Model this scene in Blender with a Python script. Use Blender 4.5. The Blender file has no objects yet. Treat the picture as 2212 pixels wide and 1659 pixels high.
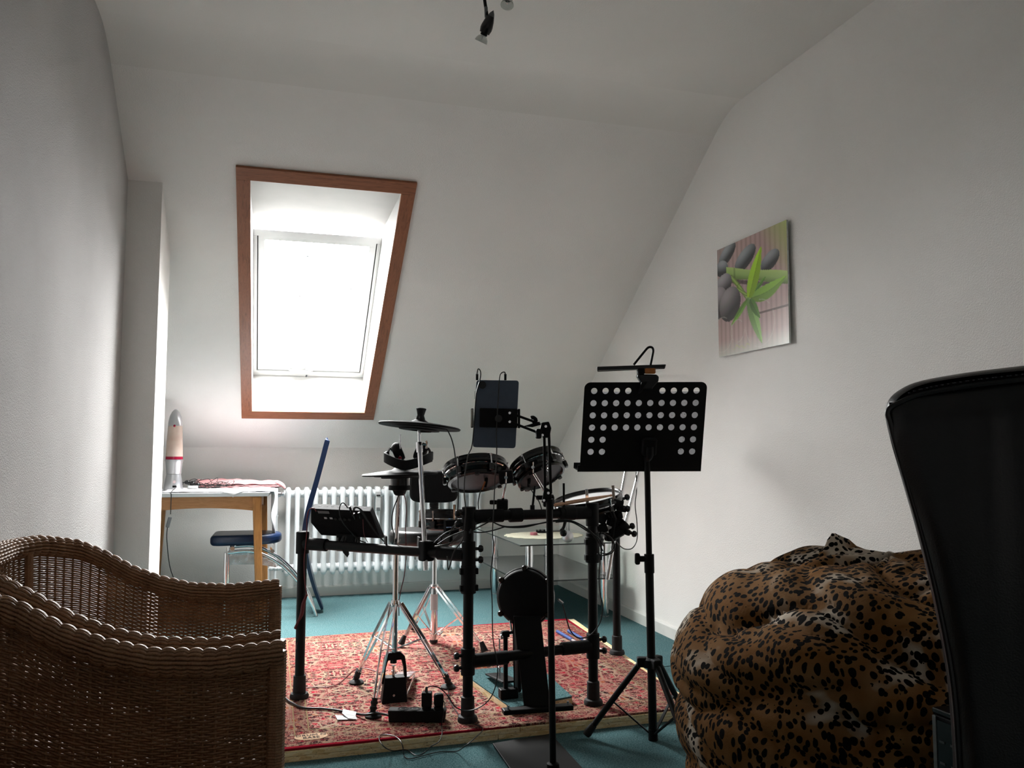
import bpy, bmesh, math, random
import numpy as np
from mathutils import Vector, Matrix, Euler, noise

# ------------------------------------------------------------------ camera
SC = bpy.context.scene
COL = SC.collection
F_PX, PITCH, ROLL, YAW, EYE = 1783.4, 0.0785, 0.0019, 0.2825, Vector((0, 0, 1.02))
_cy, _sy, _cp, _sp = math.cos(YAW), math.sin(YAW), math.cos(PITCH), math.sin(PITCH)
FWD = Vector((_sy*_cp, _cy*_cp, _sp))
_r = Vector((_cy, -_sy, 0)); _u = _r.cross(FWD)
RGT = (_r*math.cos(ROLL) + _u*math.sin(ROLL)); UPV = (-_r*math.sin(ROLL) + _u*math.cos(ROLL))
cam_data = bpy.data.cameras.new('camera')
cam_data.sensor_width = 36.0
cam_data.lens = 36.0*F_PX/2212.0
cam_data.clip_start = 0.02
cam = bpy.data.objects.new('camera', cam_data); COL.objects.link(cam)
cam.matrix_world = Matrix(((RGT.x, UPV.x, -FWD.x, EYE.x), (RGT.y, UPV.y, -FWD.y, EYE.y), (RGT.z, UPV.z, -FWD.z, EYE.z), (0, 0, 0, 1)))
SC.camera = cam

# ------------------------------------------------------------------ world: flat overcast sky
W = bpy.data.worlds.new('overcast_sky'); SC.world = W; W.use_nodes = True
bgn = W.node_tree.nodes['Background']; _t = W.node_tree
# overcast sky: luminance rises towards the zenith, dull ground below the horizon
_g = _t.nodes.new('ShaderNodeTexCoord'); _s = _t.nodes.new('ShaderNodeSeparateXYZ'); _t.links.new(_g.outputs['Generated'], _s.inputs[0])
_r1 = _t.nodes.new('ShaderNodeValToRGB'); _t.links.new(_s.outputs['Z'], _r1.inputs['Fac'])
_mr = _t.nodes.new('ShaderNodeMapRange'); _t.links.new(_s.outputs['Z'], _mr.inputs['Value']); _mr.inputs['From Min'].default_value = -1.0; _t.links.new(_mr.outputs[0], _r1.inputs['Fac'])
_e = _r1.color_ramp.elements; _e[0].position = .49; _e[0].color = (.06, .06, .055, 1); _e[1].position = .505; _e[1].color = (.52, .51, .51, 1)
_x = _e.new(1.0); _x.color = (1.0, .975, .97, 1)
_t.links.new(_r1.outputs['Color'], bgn.inputs['Color']); bgn.inputs['Strength'].default_value = 26.0
SC.view_settings.view_transform = 'Standard'; SC.view_settings.look = 'None'
SC.view_settings.exposure = 2.2; SC.view_settings.gamma = 1.0
SC.view_settings.use_curve_mapping = False
SC.cycles.max_bounces = 10; SC.cycles.diffuse_bounces = 7; SC.cycles.glossy_bounces = 4
SC.cycles.transparent_max_bounces = 12; SC.cycles.transmission_bounces = 8
SC.cycles.sample_clamp_indirect = 8.0
SC.cycles.use_denoising = True

# ------------------------------------------------------------------ helpers
def at(x, y, X=None, Y=None, Z=None, dep=None):
    """world point seen at photo pixel (x, y) on a plane X=, Y=, Z= or at a camera depth"""
    d = FWD + RGT*((x-1106)/F_PX) - UPV*((y-829.5)/F_PX)
    if dep is not None: t = dep
    elif X is not None: t = (X-EYE.x)/d.x
    elif Y is not None: t = (Y-EYE.y)/d.y
    else: t = (Z-EYE.z)/d.z
    return EYE + d*t

class MB:
    def __init__(s): s.v = []; s.f = []
    def add(s, vs, fs):
        o = len(s.v); s.v += [tuple(v) for v in vs]; s.f += [tuple(i+o for i in f) for f in fs]; return s
    def box(s, c, size, rot=None, taper=None):
        hx, hy, hz = size[0]/2, size[1]/2, size[2]/2
        R = rot if rot is not None else Matrix.Identity(3)
        if isinstance(R, (int, float)): R = Matrix.Rotation(R, 3, 'Z')
        vs = []
        for z in (-hz, hz):
            k = 1 if z < 0 or taper is None else taper
            for x, y in ((-hx, -hy), (hx, -hy), (hx, hy), (-hx, hy)):
                vs.append(Vector(c) + R @ Vector((x*k, y*k, z)))
        return s.add(vs, [(3, 2, 1, 0), (4, 5, 6, 7), (0, 1, 5, 4), (1, 2, 6, 5), (2, 3, 7, 6), (3, 0, 4, 7)])
    def bar(s, a, b, w, h, up=(0, 0, 1)):
        """flat bar from a to b"""
        a, b = Vector(a), Vector(b); d = (b-a); L = d.length; d.normalize()
        sd = d.cross(Vector(up))
        if sd.length < 1e-4: sd = d.cross(Vector((1, 0, 0)))
        sd.normalize(); u2 = sd.cross(d)
        R = Matrix((sd, d, u2)).transposed()
        return s.box((a+b)/2, (w, L, h), R)
    def hexa(s, bot, top):
        return s.add(list(bot)+list(top), [(3, 2, 1, 0), (4, 5, 6, 7), (0, 1, 5, 4), (1, 2, 6, 5), (2, 3, 7, 6), (3, 0, 4, 7)])
    def prism(s, pts, d):
        """polygon pts extruded by vector d"""
        n = len(pts); d = Vector(d); pts = [Vector(p) for p in pts]
        return s.add(pts+[p+d for p in pts], [tuple(range(n))[::-1], tuple(range(n, 2*n))]+[(i, (i+1) % n, (i+1) % n+n, i+n) for i in range(n)])
    def lathe(s, prof, o=(0, 0, 0), ax=(0, 0, 1), seg=32, cap=True, closed=False):
        """prof: list of (r, h) along axis ax from o"""
        ax = Vector(ax).normalized(); o = Vector(o)
        t = Vector((1, 0, 0)) if abs(ax.x) < .9 else Vector((0, 1, 0))
        e1 = ax.cross(t).normalized(); e2 = ax.cross(e1)
        vs = []
        for r, h in prof:
            for i in range(seg):
                a = 2*math.pi*i/seg
                vs.append(o+ax*h+e1*(r*math.cos(a))+e2*(r*math.sin(a)))
        n = len(prof); fs = []
        for j in range(n if closed else n-1):
            k = (j+1) % n
            for i in range(seg):
                i2 = (i+1) % seg
                fs.append((j*seg+i, j*seg+i2, k*seg+i2, k*seg+i))
        if cap and not closed:
            fs.append(tuple(range(seg))[::-1]); fs.append(tuple((n-1)*seg+i for i in range(seg)))
        return s.add(vs, fs)
    def cyl(s, a, b, r, r2=None, seg=20):
        a, b = Vector(a), Vector(b); L = (b-a).length
        return s.lathe([(r, 0), (r if r2 is None else r2, L)], a, b-a, seg)
    def tube(s, pts, r, seg=8, smooth=0, closed=False, flat=None):
        """round tube along points; smooth = samples per span (Catmull-Rom); r number or list"""
        P = [Vector(p) for p in pts]
        if smooth: P, r = spline(P, smooth, r, closed)
        n = len(P); rs = r if isinstance(r, (list, tuple)) else [r]*n
        vs = []; nrm = None
        for i, p in enumerate(P):
            if closed: d = P[(i+1) % n]-P[(i-1) % n]
            else: d = P[min(i+1, n-1)]-P[max(i-1, 0)]
            if d.length < 1e-9: d = Vector((0, 0, 1))
            d.normalize()
            if nrm is None:
                t = Vector((0, 0, 1)) if abs(d.z) < .9 else Vector((1, 0, 0))
                nrm = d.cross(t).normalized()
            else:
                nrm = (nrm-d*nrm.dot(d))
                if nrm.length < 1e-6: nrm = d.orthogonal()
                nrm.normalize()
            b = d.cross(nrm)
            for k in range(seg):
                a = 2*math.pi*k/seg
                vs.append(p+(nrm*math.cos(a)+b*math.sin(a))*rs[i])
        fs = []
        for i in range(n if closed else n-1):
            j = (i+1) % n
            for k in range(seg):
                k2 = (k+1) % seg
                fs.append((i*seg+k, i*seg+k2, j*seg+k2, j*seg+k))
        if not closed: fs += [tuple(range(seg))[::-1], tuple((n-1)*seg+k for k in range(seg))]
        return s.add(vs, fs)
    def ball(s, c, r, seg=16, rings=8, sc=(1, 1, 1)):
        prof = []
        c = Vector(c); vs = []; fs = []
        for j in range(1, rings):
            th = math.pi*j/rings
            for i in range(seg):
                a = 2*math.pi*i/seg
                vs.append(c+Vector((r*sc[0]*math.sin(th)*math.cos(a), r*sc[1]*math.sin(th)*math.sin(a), r*sc[2]*math.cos(th))))
        for j in range(rings-2):
            for i in range(seg):
                i2 = (i+1) % seg
                fs.append((j*seg+i, (j+1)*seg+i, (j+1)*seg+i2, j*seg+i2))
        t = len(vs); vs.append(c+Vector((0, 0, r*sc[2]))); vs.append(c-Vector((0, 0, r*sc[2])))
        for i in range(seg):
            i2 = (i+1) % seg
            fs.append((t, i, i2)); fs.append((t+1, (rings-2)*seg+i2, (rings-2)*seg+i))
        return s.add(vs, fs)
    def build(s, name, mat, parent=None, smooth=False, bevel=0, seg=2, origin=None, solid=0, sub=0):
        me = bpy.data.meshes.new(name)
        A = np.array(s.v, dtype=float)
        c = Vector(((A[:, 0].min()+A[:, 0].max())/2, (A[:, 1].min()+A[:, 1].max())/2, A[:, 2].min())) if origin is None else Vector(origin)
        A = A-np.array(c)
        me.from_pydata(A.tolist(), [], s.f); me.validate(); me.update()
        return link(name, me, mat, parent, c, smooth, bevel, seg, solid, sub)

def spline(P, k, r=None, closed=False):
    n = len(P); out = []; ro = []
    rl = isinstance(r, (list, tuple))
    m = n if closed else n-1
    for i in range(m):
        g = (lambda j: P[j % n]) if closed else (lambda j: P[max(0, min(n-1, j))])
        a, b, c, d = g(i-1), g(i), g(i+1), g(i+2)
        for q in range(k):
            t = q/k
            out.append(0.5*((2*b)+(c-a)*t+(2*a-5*b+4*c-d)*t*t+(3*b-a-3*c+d)*t*t*t))
            if rl: ro.append(r[i]*(1-t)+r[(i+1) % n]*t)
    if not closed:
        out.append(P[-1].copy())
        if rl: ro.append(r[-1])
    return out, (ro if rl else r)

WL = {}
def link(name, me, mat, parent, c, smooth=False, bevel=0, seg=2, solid=0, sub=0):
    o = bpy.data.objects.new(name, me); COL.objects.link(o)
    for m in (mat if isinstance(mat, (list, tuple)) else [mat]):
        me.materials.append(m)
    # consistent normals
    bm = bmesh.new(); bm.from_mesh(me)
    if len(bm.faces) < 60000: bmesh.ops.recalc_face_normals(bm, faces=bm.faces)
    bm.to_mesh(me); bm.free()
    if smooth:
        me.shade_smooth()
        me.set_sharp_from_angle(angle=math.radians(smooth if smooth is not True else 40))
    place(o, parent, c)
    if solid:
        md = o.modifiers.new('solid', 'SOLIDIFY'); md.thickness = solid; md.offset = 0
    if sub:
        md = o.modifiers.new('sub', 'SUBSURF'); md.levels = sub; md.render_levels = sub
    if bevel:
        md = o.modifiers.new('bevel', 'BEVEL'); md.width = bevel; md.segments = seg; md.limit_method = 'ANGLE'; md.angle_limit = math.radians(35)
        md.harden_normals = False
    return o
def place(o, parent, c):
    c = Vector(c); WL[o.name] = c
    if parent is not None:
        o.parent = parent
        o.matrix_parent_inverse = Matrix.Identity(4)
        o.location = c-WL[parent.name]
    else: o.location = c
def thing(name, label, cat, loc, group=None):
    o = bpy.data.objects.new(name, None); COL.objects.link(o)
    o.empty_display_size = .05; o.location = loc; WL[o.name] = Vector(loc)
    return tag(o, label, cat, group)
def tag(o, label, cat, group=None):
    o['label'] = label; o['category'] = cat
    if group: o['group'] = group
    return o
def struct(o): o['kind'] = 'structure'; return o
def copy_tree(o, delta, parent=None):
    c = o.copy(); COL.objects.link(c)
    if parent is not None:
        c.parent = parent
    else:
        c.location = o.location+Vector(delta)
    WL[c.name] = WL[o.name]+Vector(delta)
    for ch in [x for x in bpy.data.objects if x.parent == o]:
        copy_tree(ch, delta, c)
    return c

# ------------------------------------------------------------------ materials
def hexc(h):
    h = h.lstrip('#'); c = [int(h[i:i+2], 16)/255 for i in (0, 2, 4)]
    return tuple((x/12.92 if x <= .04045 else ((x+.055)/1.055)**2.4) for x in c)+(1,)
class NT:
    def __init__(s, name):
        s.m = bpy.data.materials.new(name); s.m.use_nodes = True
        s.t = s.m.node_tree; s.b = s.t.nodes['Principled BSDF']
    def n(s, typ, **kw):
        o = s.t.nodes.new(typ)
        for k, v in kw.items():
            if k in o.inputs: o.inputs[k].default_value = v
            else: setattr(o, k, v)
        return o
    def l(s, a, b): s.t.links.new(a, b)
    def coord(s, kind='Object', scale=(1, 1, 1), rot=(0, 0, 0)):
        c = s.n('ShaderNodeTexCoord'); m = s.n('ShaderNodeMapping'); m.inputs['Scale'].default_value = scale; m.inputs['Rotation'].default_value = rot
        s.l(c.outputs[kind], m.inputs['Vector']); return m.outputs['Vector']
    def noise(s, vec, scale, detail=3, rough=.5, dist=0):
        o = s.n('ShaderNodeTexNoise'); o.inputs['Scale'].default_value = scale; o.inputs['Detail'].default_value = detail
        o.inputs['Roughness'].default_value = rough; o.inputs['Distortion'].default_value = dist
        if vec is not None: s.l(vec, o.inputs['Vector'])
        return o
    def ramp(s, fac, stops, interp='LINEAR'):
        o = s.n('ShaderNodeValToRGB'); o.color_ramp.interpolation = interp
        e = o.color_ramp.elements
        while len(e) < len(stops): e.new(.5)
        for i, (p, c) in enumerate(stops):
            e[i].position = p; e[i].color = c if len(c) == 4 else tuple(c)+(1,)
        s.l(fac, o.inputs['Fac']); return o.outputs['Color']
    def mix(s, fac, a, b, mode='MIX'):
        o = s.n('ShaderNodeMix', data_type='RGBA', blend_type=mode)
        for v, i in ((fac, 0), (a, 6), (b, 7)):
            if isinstance(v, (int, float, tuple, list)): o.inputs[i].default_value = v
            else: s.l(v, o.inputs[i])
        return o.outputs[2]
    def math(s, op, a, b=0):
        o = s.n('ShaderNodeMath', operation=op)
        for v, i in ((a, 0), (b, 1)):
            if isinstance(v, (int, float)): o.inputs[i].default_value = v
            else: s.l(v, o.inputs[i])
        return o.outputs[0]
    def bump(s, h, strength=.3, dist=.002):
        o = s.n('ShaderNodeBump'); o.inputs['Strength'].default_value = strength; o.inputs['Distance'].default_value = dist
        s.l(h, o.inputs['Height']); s.l(o.outputs['Normal'], s.b.inputs['Normal']); return o
    def set(s, **kw):
        al = dict(color='Base Color', rough='Roughness', metal='Metallic', spec='Specular IOR Level', coat='Coat Weight', trans='Transmission Weight', sheen='Sheen Weight', ior='IOR')
        for k, v in kw.items():
            i = s.b.inputs[al[k]]
            if hasattr(v, 'node'): s.l(v, i)
            else: i.default_value = v
        return s
def plain(name, col, rough=.5, metal=0, spec=.5, nscale=60, var=.12, bump=0, bscale=300, coat=0):
    n = NT(name); c = hexc(col) if isinstance(col, str) else col
    v = n.coord()
    no = n.noise(v, nscale, 3)
    lo = tuple(x*(1-var) for x in c[:3])+(1,); hi = tuple(min(1, x*(1+var)) for x in c[:3])+(1,)
    n.set(color=n.ramp(no.outputs['Fac'], [(.3, lo), (.7, hi)]), rough=rough, metal=metal, spec=spec, coat=coat)
    if bump: n.bump(n.noise(v, bscale, 2).outputs['Fac'], bump, .001)
    return n.m
def chrome(name, tint=(.86, .86, .88, 1), rough=.08):
    n = NT(name); v = n.coord(); no = n.noise(v, 25, 3)
    n.set(color=tint, metal=1.0, rough=n.ramp(no.outputs['Fac'], [(.3, (rough*.6,)*3), (.8, (rough*1.8,)*3)])); return n.m
def glassy(name, tint, opac, rough=.02, refl=.08):
    """thin sheet glass: tinted transparency plus a sharp fresnel reflection"""
    m = bpy.data.materials.new(name); m.use_nodes = True; t = m.node_tree; t.nodes.clear()
    out = t.nodes.new('ShaderNodeOutputMaterial'); tr = t.nodes.new('ShaderNodeBsdfTransparent'); tr.inputs[0].default_value = tint
    gl = t.nodes.new('ShaderNodeBsdfGlossy'); gl.inputs['Roughness'].default_value = rough; gl.inputs['Color'].default_value = (1, 1, 1, 1)
    fr = t.nodes.new('ShaderNodeFresnel'); fr.inputs['IOR'].default_value = 1.5
    di = t.nodes.new('ShaderNodeBsdfDiffuse'); di.inputs[0].default_value = tuple(x*.5 for x in tint[:3])+(1,)
    m1 = t.nodes.new('ShaderNodeMixShader'); m1.inputs[0].default_value = opac
    m2 = t.nodes.new('ShaderNodeMixShader'); ge = t.nodes.new('ShaderNodeNewGeometry'); mu = t.nodes.new('ShaderNodeMath'); mu.operation = 'SUBTRACT'; mu.use_clamp = True
    t.links.new(fr.outputs[0], mu.inputs[0]); t.links.new(ge.outputs['Backfacing'], mu.inputs[1])   # reflect on the outer faces only
    t.links.new(tr.outputs[0], m1.inputs[1]); t.links.new(di.outputs[0], m1.inputs[2])
    t.links.new(mu.outputs[0], m2.inputs[0]); t.links.new(m1.outputs[0], m2.inputs[1]); t.links.new(gl.outputs[0], m2.inputs[2])
    t.links.new(m2.outputs[0], out.inputs[0]); return m

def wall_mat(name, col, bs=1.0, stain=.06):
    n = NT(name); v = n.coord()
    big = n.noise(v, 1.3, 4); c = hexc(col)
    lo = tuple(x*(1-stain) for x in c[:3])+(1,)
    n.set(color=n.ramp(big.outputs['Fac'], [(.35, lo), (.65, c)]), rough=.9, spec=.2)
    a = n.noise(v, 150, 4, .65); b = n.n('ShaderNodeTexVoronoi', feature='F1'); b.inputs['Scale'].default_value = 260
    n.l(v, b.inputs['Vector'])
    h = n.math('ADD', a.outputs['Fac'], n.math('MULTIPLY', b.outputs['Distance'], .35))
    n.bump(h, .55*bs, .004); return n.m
M = {}
M['wall'] = wall_mat('woodchip_wallpaper', '#ebe9e6')
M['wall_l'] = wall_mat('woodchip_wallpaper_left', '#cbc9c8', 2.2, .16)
M['ceil'] = wall_mat('ceiling_paint', '#e6e4e0', .5)
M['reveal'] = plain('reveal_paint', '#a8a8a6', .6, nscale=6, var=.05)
M['base'] = plain('baseboard_paint', '#d5d4d0', .5, nscale=8, var=.05)
n = NT('teal_carpet'); v = n.coord()
f = n.noise(v, 190, 3, .7); g = n.noise(v, 14, 4, .6); sp = n.n('ShaderNodeTexVoronoi', feature='F1'); sp.inputs['Scale'].default_value = 75; n.l(v, sp.inputs['Vector'])
c0 = n.ramp(f.outputs['Fac'], [(.36, hexc('#385153')), (.64, hexc('#708d90'))])
c1 = n.mix(n.math('MULTIPLY', g.outputs['Fac'], .5), c0, hexc('#3c6b70'))
fl = n.noise(v, 330, 1, .5)
c2 = n.mix(n.ramp(fl.outputs['Fac'], [(.66, (0, 0, 0)), (.72, (1, 1, 1))]), c1, hexc('#a7bcbd'))
n.set(color=c2, rough=1, spec=0.0); n.bump(f.outputs['Fac'], 1.0, .006); M['carpet'] = n.m
def wood(name, a, b, scale=(2, 2, 30), rough=.45, axis='Z'):
    n = NT(name); v = n.coord('Object', scale)
    w = n.noise(v, 3.5, 5, .6, 1.2)
    n.set(color=n.ramp(w.outputs['Fac'], [(.3, hexc(a)), (.55, hexc(b)), (.7, hexc(a))]), rough=rough)
    n.bump(w.outputs['Fac'], .1, .001); return n.m
M['pine_x'] = wood('pine_board_across', '#6e3f22', '#93593a', (2, 30, 30))
M['pine_s'] = wood('pine_board_along', '#6e3f22', '#93593a', (30, 3, 3))
M['beech'] = wood('beech_wood', '#96602f', '#b07a48', (2, 20, 20))
M['beech_leg'] = wood('beech_leg_wood', '#96602f', '#b57d44', (25, 25, 2))
M['white_top'] = plain('white_laminate', '#d9dadc', .35, nscale=5, var=.04)
M['black'] = plain('black_powder_coat', '#09090a', .5, spec=.22, nscale=200, var=.3)
M['black_matt'] = plain('black_matt_plastic', '#0a0a0c', .65, spec=.22, nscale=150, var=.3)
M['black_gloss'] = plain('black_gloss_plastic', '#08080a', .25, nscale=80, var=.2)
M['rubber'] = plain('black_rubber', '#141415', .75, nscale=120, var=.2)
M['cable'] = plain('black_cable_jacket', '#070708', .4, nscale=50, var=.2)
M['cable_red'] = plain('dark_red_cable_jacket', '#6e2026', .45, nscale=50, var=.2)
M['chrome'] = chrome('chrome')
M['steel'] = chrome('brushed_steel', (.7, .7, .72, 1), .22)
M['radiator'] = plain('radiator_enamel', '#e6eaec', .3, nscale=12, var=.05)
M['paper'] = plain('white_paper', '#c9c9cb', .8, nscale=10, var=.05)
M['white_plastic'] = plain('white_plastic', '#b4b6b6', .35, nscale=10, var=.03)
M['grey_plastic'] = plain('grey_plastic', '#5d6062', .4, nscale=10, var=.1)
M['pad_under'] = plain('grey_pad_membrane', '#3f3e42', .55, nscale=40, var=.06)
M['mesh_head'] = plain('white_mesh_head', '#d6d6d6', .6, nscale=200, var=.08)
M['stick'] = wood('drumstick_hickory', '#b98d6c', '#d2a888', (8, 8, 8))
# ================================================================== room shell
YK, ZK, SL, ZC, XR, XA = 5.981, 1.0262, .6618, 2.681, 2.1086, -.671
YT = YK-(ZC-ZK)/SL
YB, XB, YCL = 4.107, -.522, 4.485
YF, XL = -1.6, -1.75
def sz(y): return ZK+(YK-y)*SL
T = .12
struct(MB().box(((XL+XR)/2, (YF+YK)/2, -.05), (XR-XL+.4, YK-YF+.4, .1)).build('floor', M['carpet']))
sm = MB().box((.9, 3.645, .0012), (2.4, .004, .0024)); 
struct(MB().box((XR-.25, 3.62, .0015), (.5, .006, .003)).build('trim_1', M['carpet']))
# right wall with its sloped outline
struct(MB().prism([(XR, YF, 0), (XR, YK, 0), (XR, YK, ZK), (XR, YT, ZC), (XR, YF, ZC)], (T, 0, 0)).build('wall_right', M['wall']))
struct(MB().box(((XL+XR)/2, YK+T/2, ZK/2), (XR-XL+2*T, T, ZK)).build('wall_back', M['wall']))
struct(MB().box(((XL+XR)/2, YF-T/2, ZC/2), (XR-XL+2*T, T, ZC)).build('wall_front', M['wall']))
# left wall: thick block up to the pillar, then the pillar, then the alcove behind it
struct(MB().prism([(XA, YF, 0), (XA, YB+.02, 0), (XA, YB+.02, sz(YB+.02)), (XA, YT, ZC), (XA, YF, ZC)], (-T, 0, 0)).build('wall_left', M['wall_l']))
struct(MB().prism([(XB, YB, 0), (XB, YCL, 0), (XB, YCL, sz(YCL)), (XB, YB, sz(YB))], (XA-.1-XB, 0, 0)).build('wall_pillar', M['wall']))
struct(MB().prism([(XL, YB-.5, 0), (XL, YK, 0), (XL, YK, ZK), (XL, YB-.5, sz(YB-.5))], (-T, 0, 0)).build('wall_alcove', M['wall']))
struct(MB().box(((XL+XA-.1)/2, YB, 1.2), (XA-.1-XL, .1, 2.4)).build('wall_alcove_end', M['wall']))
# flat ceiling with a softly rounded bend into the slope
struct(MB().box(((XL+XR)/2, (YF+YT)/2, ZC+T/2), (XR-XL+2*T, YT-YF+.1, T)).build('ceiling', M['ceil']))
# slope with the window opening (four pieces in one mesh around the hole)
WX0, WX1, WY0, WY1 = -.131, .598, 4.045, 5.613
def spt(x, y): return Vector((x, y, sz(y)))
mb = MB()
for x0, x1, y0, y1 in ((XL-T, WX0, YT-.03, YK), (WX1, XR+T, YT-.03, YK), (WX0, WX1, YT-.03, WY0), (WX0, WX1, WY1, YK)):
    q = [spt(x0, y0), spt(x1, y0), spt(x1, y1), spt(x0, y1)]
    mb.prism(q, (0, .02, .05))
struct(mb.build('wall_slope', M['wall']))
# rounded cove hiding the bend between slope and ceiling
mb = MB(); pr = []
for i in range(9):
    t = i/8; a = Vector((0, YT-.13, ZC)); b = Vector((0, YT, ZC)); c = Vector((0, YT+.13, sz(YT+.13)))
    pr.append(a*(1-t)**2+b*2*t*(1-t)+c*t*t)
pr2 = [p+Vector((0, .004, .008)) for p in pr[::-1]]
poly = pr+[Vector((0, YT+.13, sz(YT+.13)+.01)), Vector((0, YT, ZC+.02)), Vector((0, YT-.13, ZC+.01))]
mb.prism([p+Vector((XA, 0, 0)) for p in poly], (XR-XA, 0, 0))
struct(mb.build('trim_2', M['ceil'], smooth=30))
# baseboards (mitred strips with a top bead)
def baseboard(name, a, b, inward):
    a, b, w = Vector(a), Vector(b), Vector(inward)
    prof = [(0, 0), (.014, 0), (.014, .058), (.009, .066), (0, .068)]
    pts = [a+w*p+Vector((0, 0, z)) for p, z in prof]
    return struct(MB().prism(pts, b-a).build(name, M['base']))
baseboard('baseboard_back', (XL, YK, 0), (XR, YK, 0), (0, -1, 0))
baseboard('baseboard_right', (XR, YF, 0), (XR, YK-.014, 0), (-1, 0, 0))
baseboard('baseboard_left', (XA, YF, 0), (XA, YB, 0), (1, 0, 0))

# ------------------------------------------------------------------ roof window
def rpt(x, t, off=0):
    """plane of the roof window: t=0 top .. 1 bottom"""
    A = Vector((0, 4.80, 2.25)); B = Vector((0, 5.705, 1.545))
    p = A.lerp(B, t); nrm = Vector((0, B.z-A.z, -(B.y-A.y))).normalized()  # points into the room
    return Vector((x, p.y, p.z))+nrm*off
RX0, RX1 = -.128, .592
win = bpy.data.objects.new('window_1', None); COL.objects.link(win); WL[win.name] = Vector((.22, 5.0, 1.9)); win.location = WL[win.name]; struct(win)
# shaft lining
def quad_slab(name, a, b, c, d, out, mat, par=win):
    return MB().prism([a, b, c, d], Vector(out)).build(name, mat, par)
tl, tr, br, bl = spt(WX0, WY0), spt(WX1, WY0), spt(WX1, WY1), spt(WX0, WY1)
TL, TR, BR, BL = rpt(RX0, -.06), rpt(RX1, -.06), rpt(RX1, 1.03), rpt(RX0, 1.03)
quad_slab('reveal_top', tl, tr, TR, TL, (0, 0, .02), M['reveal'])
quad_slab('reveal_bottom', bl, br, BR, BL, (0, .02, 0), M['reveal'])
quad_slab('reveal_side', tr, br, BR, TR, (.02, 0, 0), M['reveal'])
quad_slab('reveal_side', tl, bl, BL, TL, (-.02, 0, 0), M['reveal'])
# timber architrave boards around the opening
sn = Vector((0, -SL, -1)).normalized()   # into the room
OX0, OX1, OY0, OY1 = -.192, .664, 3.988, 5.677
def board(x0, x1, y0, y1, nm, mat, k=.016):
    q = [spt(x0, y0), spt(x1, y0), spt(x1, y1), spt(x0, y1)]
    return MB().prism(q, sn*k).build(nm, mat, win, bevel=.002)
board(OX0, OX1, OY0, WY0+.004, 'frame_board', M['pine_x'])
board(OX0, OX1, WY1-.004, OY1, 'frame_board', M['pine_x'])
board(OX0, WX0+.004, WY0+.004, WY1-.004, 'frame_board', M['pine_s'], .0155)
board(WX1-.004, OX1, WY0+.004, WY1-.004, 'frame_board', M['pine_s'], .0155)
# fixed frame, dark gasket, sash, pane
def ring(x0, x1, t0, t1, w, o0, o1, nm, mat, wt=None):
    wt = wt or w; L = 1.147; tt = wt/L; m = MB()
    for a, b, c, d in ((x0, x1, t0, t0+tt), (x0, x1, t1-tt, t1), (x0, x0+w, t0+tt, t1-tt), (x1-w, x1, t0+tt, t1-tt)):
        m.prism([rpt(a, c, o0), rpt(b, c, o0), rpt(b, d, o0), rpt(a, d, o0)], rpt(0, 0, o1)-rpt(0, 0, o0))
    return m.build(nm, mat, win, bevel=.0015)
ring(RX0, RX1, -.02, 1.03, .022, -.03, .022, 'window_frame', M['white_plastic'], .045)
ring(RX0+.022, RX1-.022, .0, .992, .006, -.03, .012, 'gasket', M['rubber'])
ring(RX0+.028, RX1-.028, .005, .986, .038, -.02, .018, 'sash', M['white_plastic'], .045)
pane = MB().prism([rpt(RX0+.06, .03, -.004), rpt(RX1-.06, .03, -.004), rpt(RX1-.06, .955, -.004), rpt(RX0+.06, .955, -.004)], rpt(0, 0, .004)-rpt(0, 0, 0))
pane.build('pane', glassy('window_glass', (.97, .985, .98, 1), 0.0), win)
# handle on the lower sash rail
hm = MB(); y0 = at(655, 780, Y=5.66); 
hx = .19
hm.tube([rpt(hx-.09, .975, .02), rpt(hx-.07, .975, .032), rpt(hx, .977, .036), rpt(hx+.03, .985, .034), rpt(hx+.05, .97, .02)], [.006, .008, .009, .010, .012], 10, 4)
hm.box(rpt(hx+.04, .972, .022), (.05, .02, .012), Matrix.Rotation(-.66, 3, 'X'))
hm.build('handle', M['white_plastic'], win, smooth=True)
# droplets and bits of dirt resting on the outer face of the pane
drops = [(601, 552, 3), (657, 547, 2), (664, 553, 6), (685, 603, 5), (717, 612, 4), (758, 624, 6), (598, 633, 5), (647, 639, 6), (649, 654, 3), (580, 599, 3), (719, 656, 4), (694, 669, 4), (636, 681, 2), (686, 706, 4), (686, 722, 5), (676, 750, 4), (581, 738, 3), (619, 736, 3), (599, 754, 4)]
dm = MB()
A, B = Vector((0, 4.80, 2.25)), Vector((0, 5.705, 1.545)); nn = Vector((0, B.z-A.z, -(B.y-A.y))).normalized(); pp = A-nn*.008
for x, y, r in drops:
    d = at(x, y, dep=1)-EYE; t = (pp-EYE).dot(nn)/d.dot(nn); c = EYE+d*t
    dm.ball(c, r*.0020, 8, 4, (1, .8, .35))
o = dm.build('water_drops', plain('murky_drops', '#77797b', .3), win, smooth=True); o['kind'] = 'stuff'
# nail in the lower reveal
MB().cyl(at(662, 812, Y=5.655)+Vector((0, .03, 0)), at(662, 812, Y=5.655)+Vector((0, -.012, 0)), .006).build('nail', M['black_matt'], win)
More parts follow.
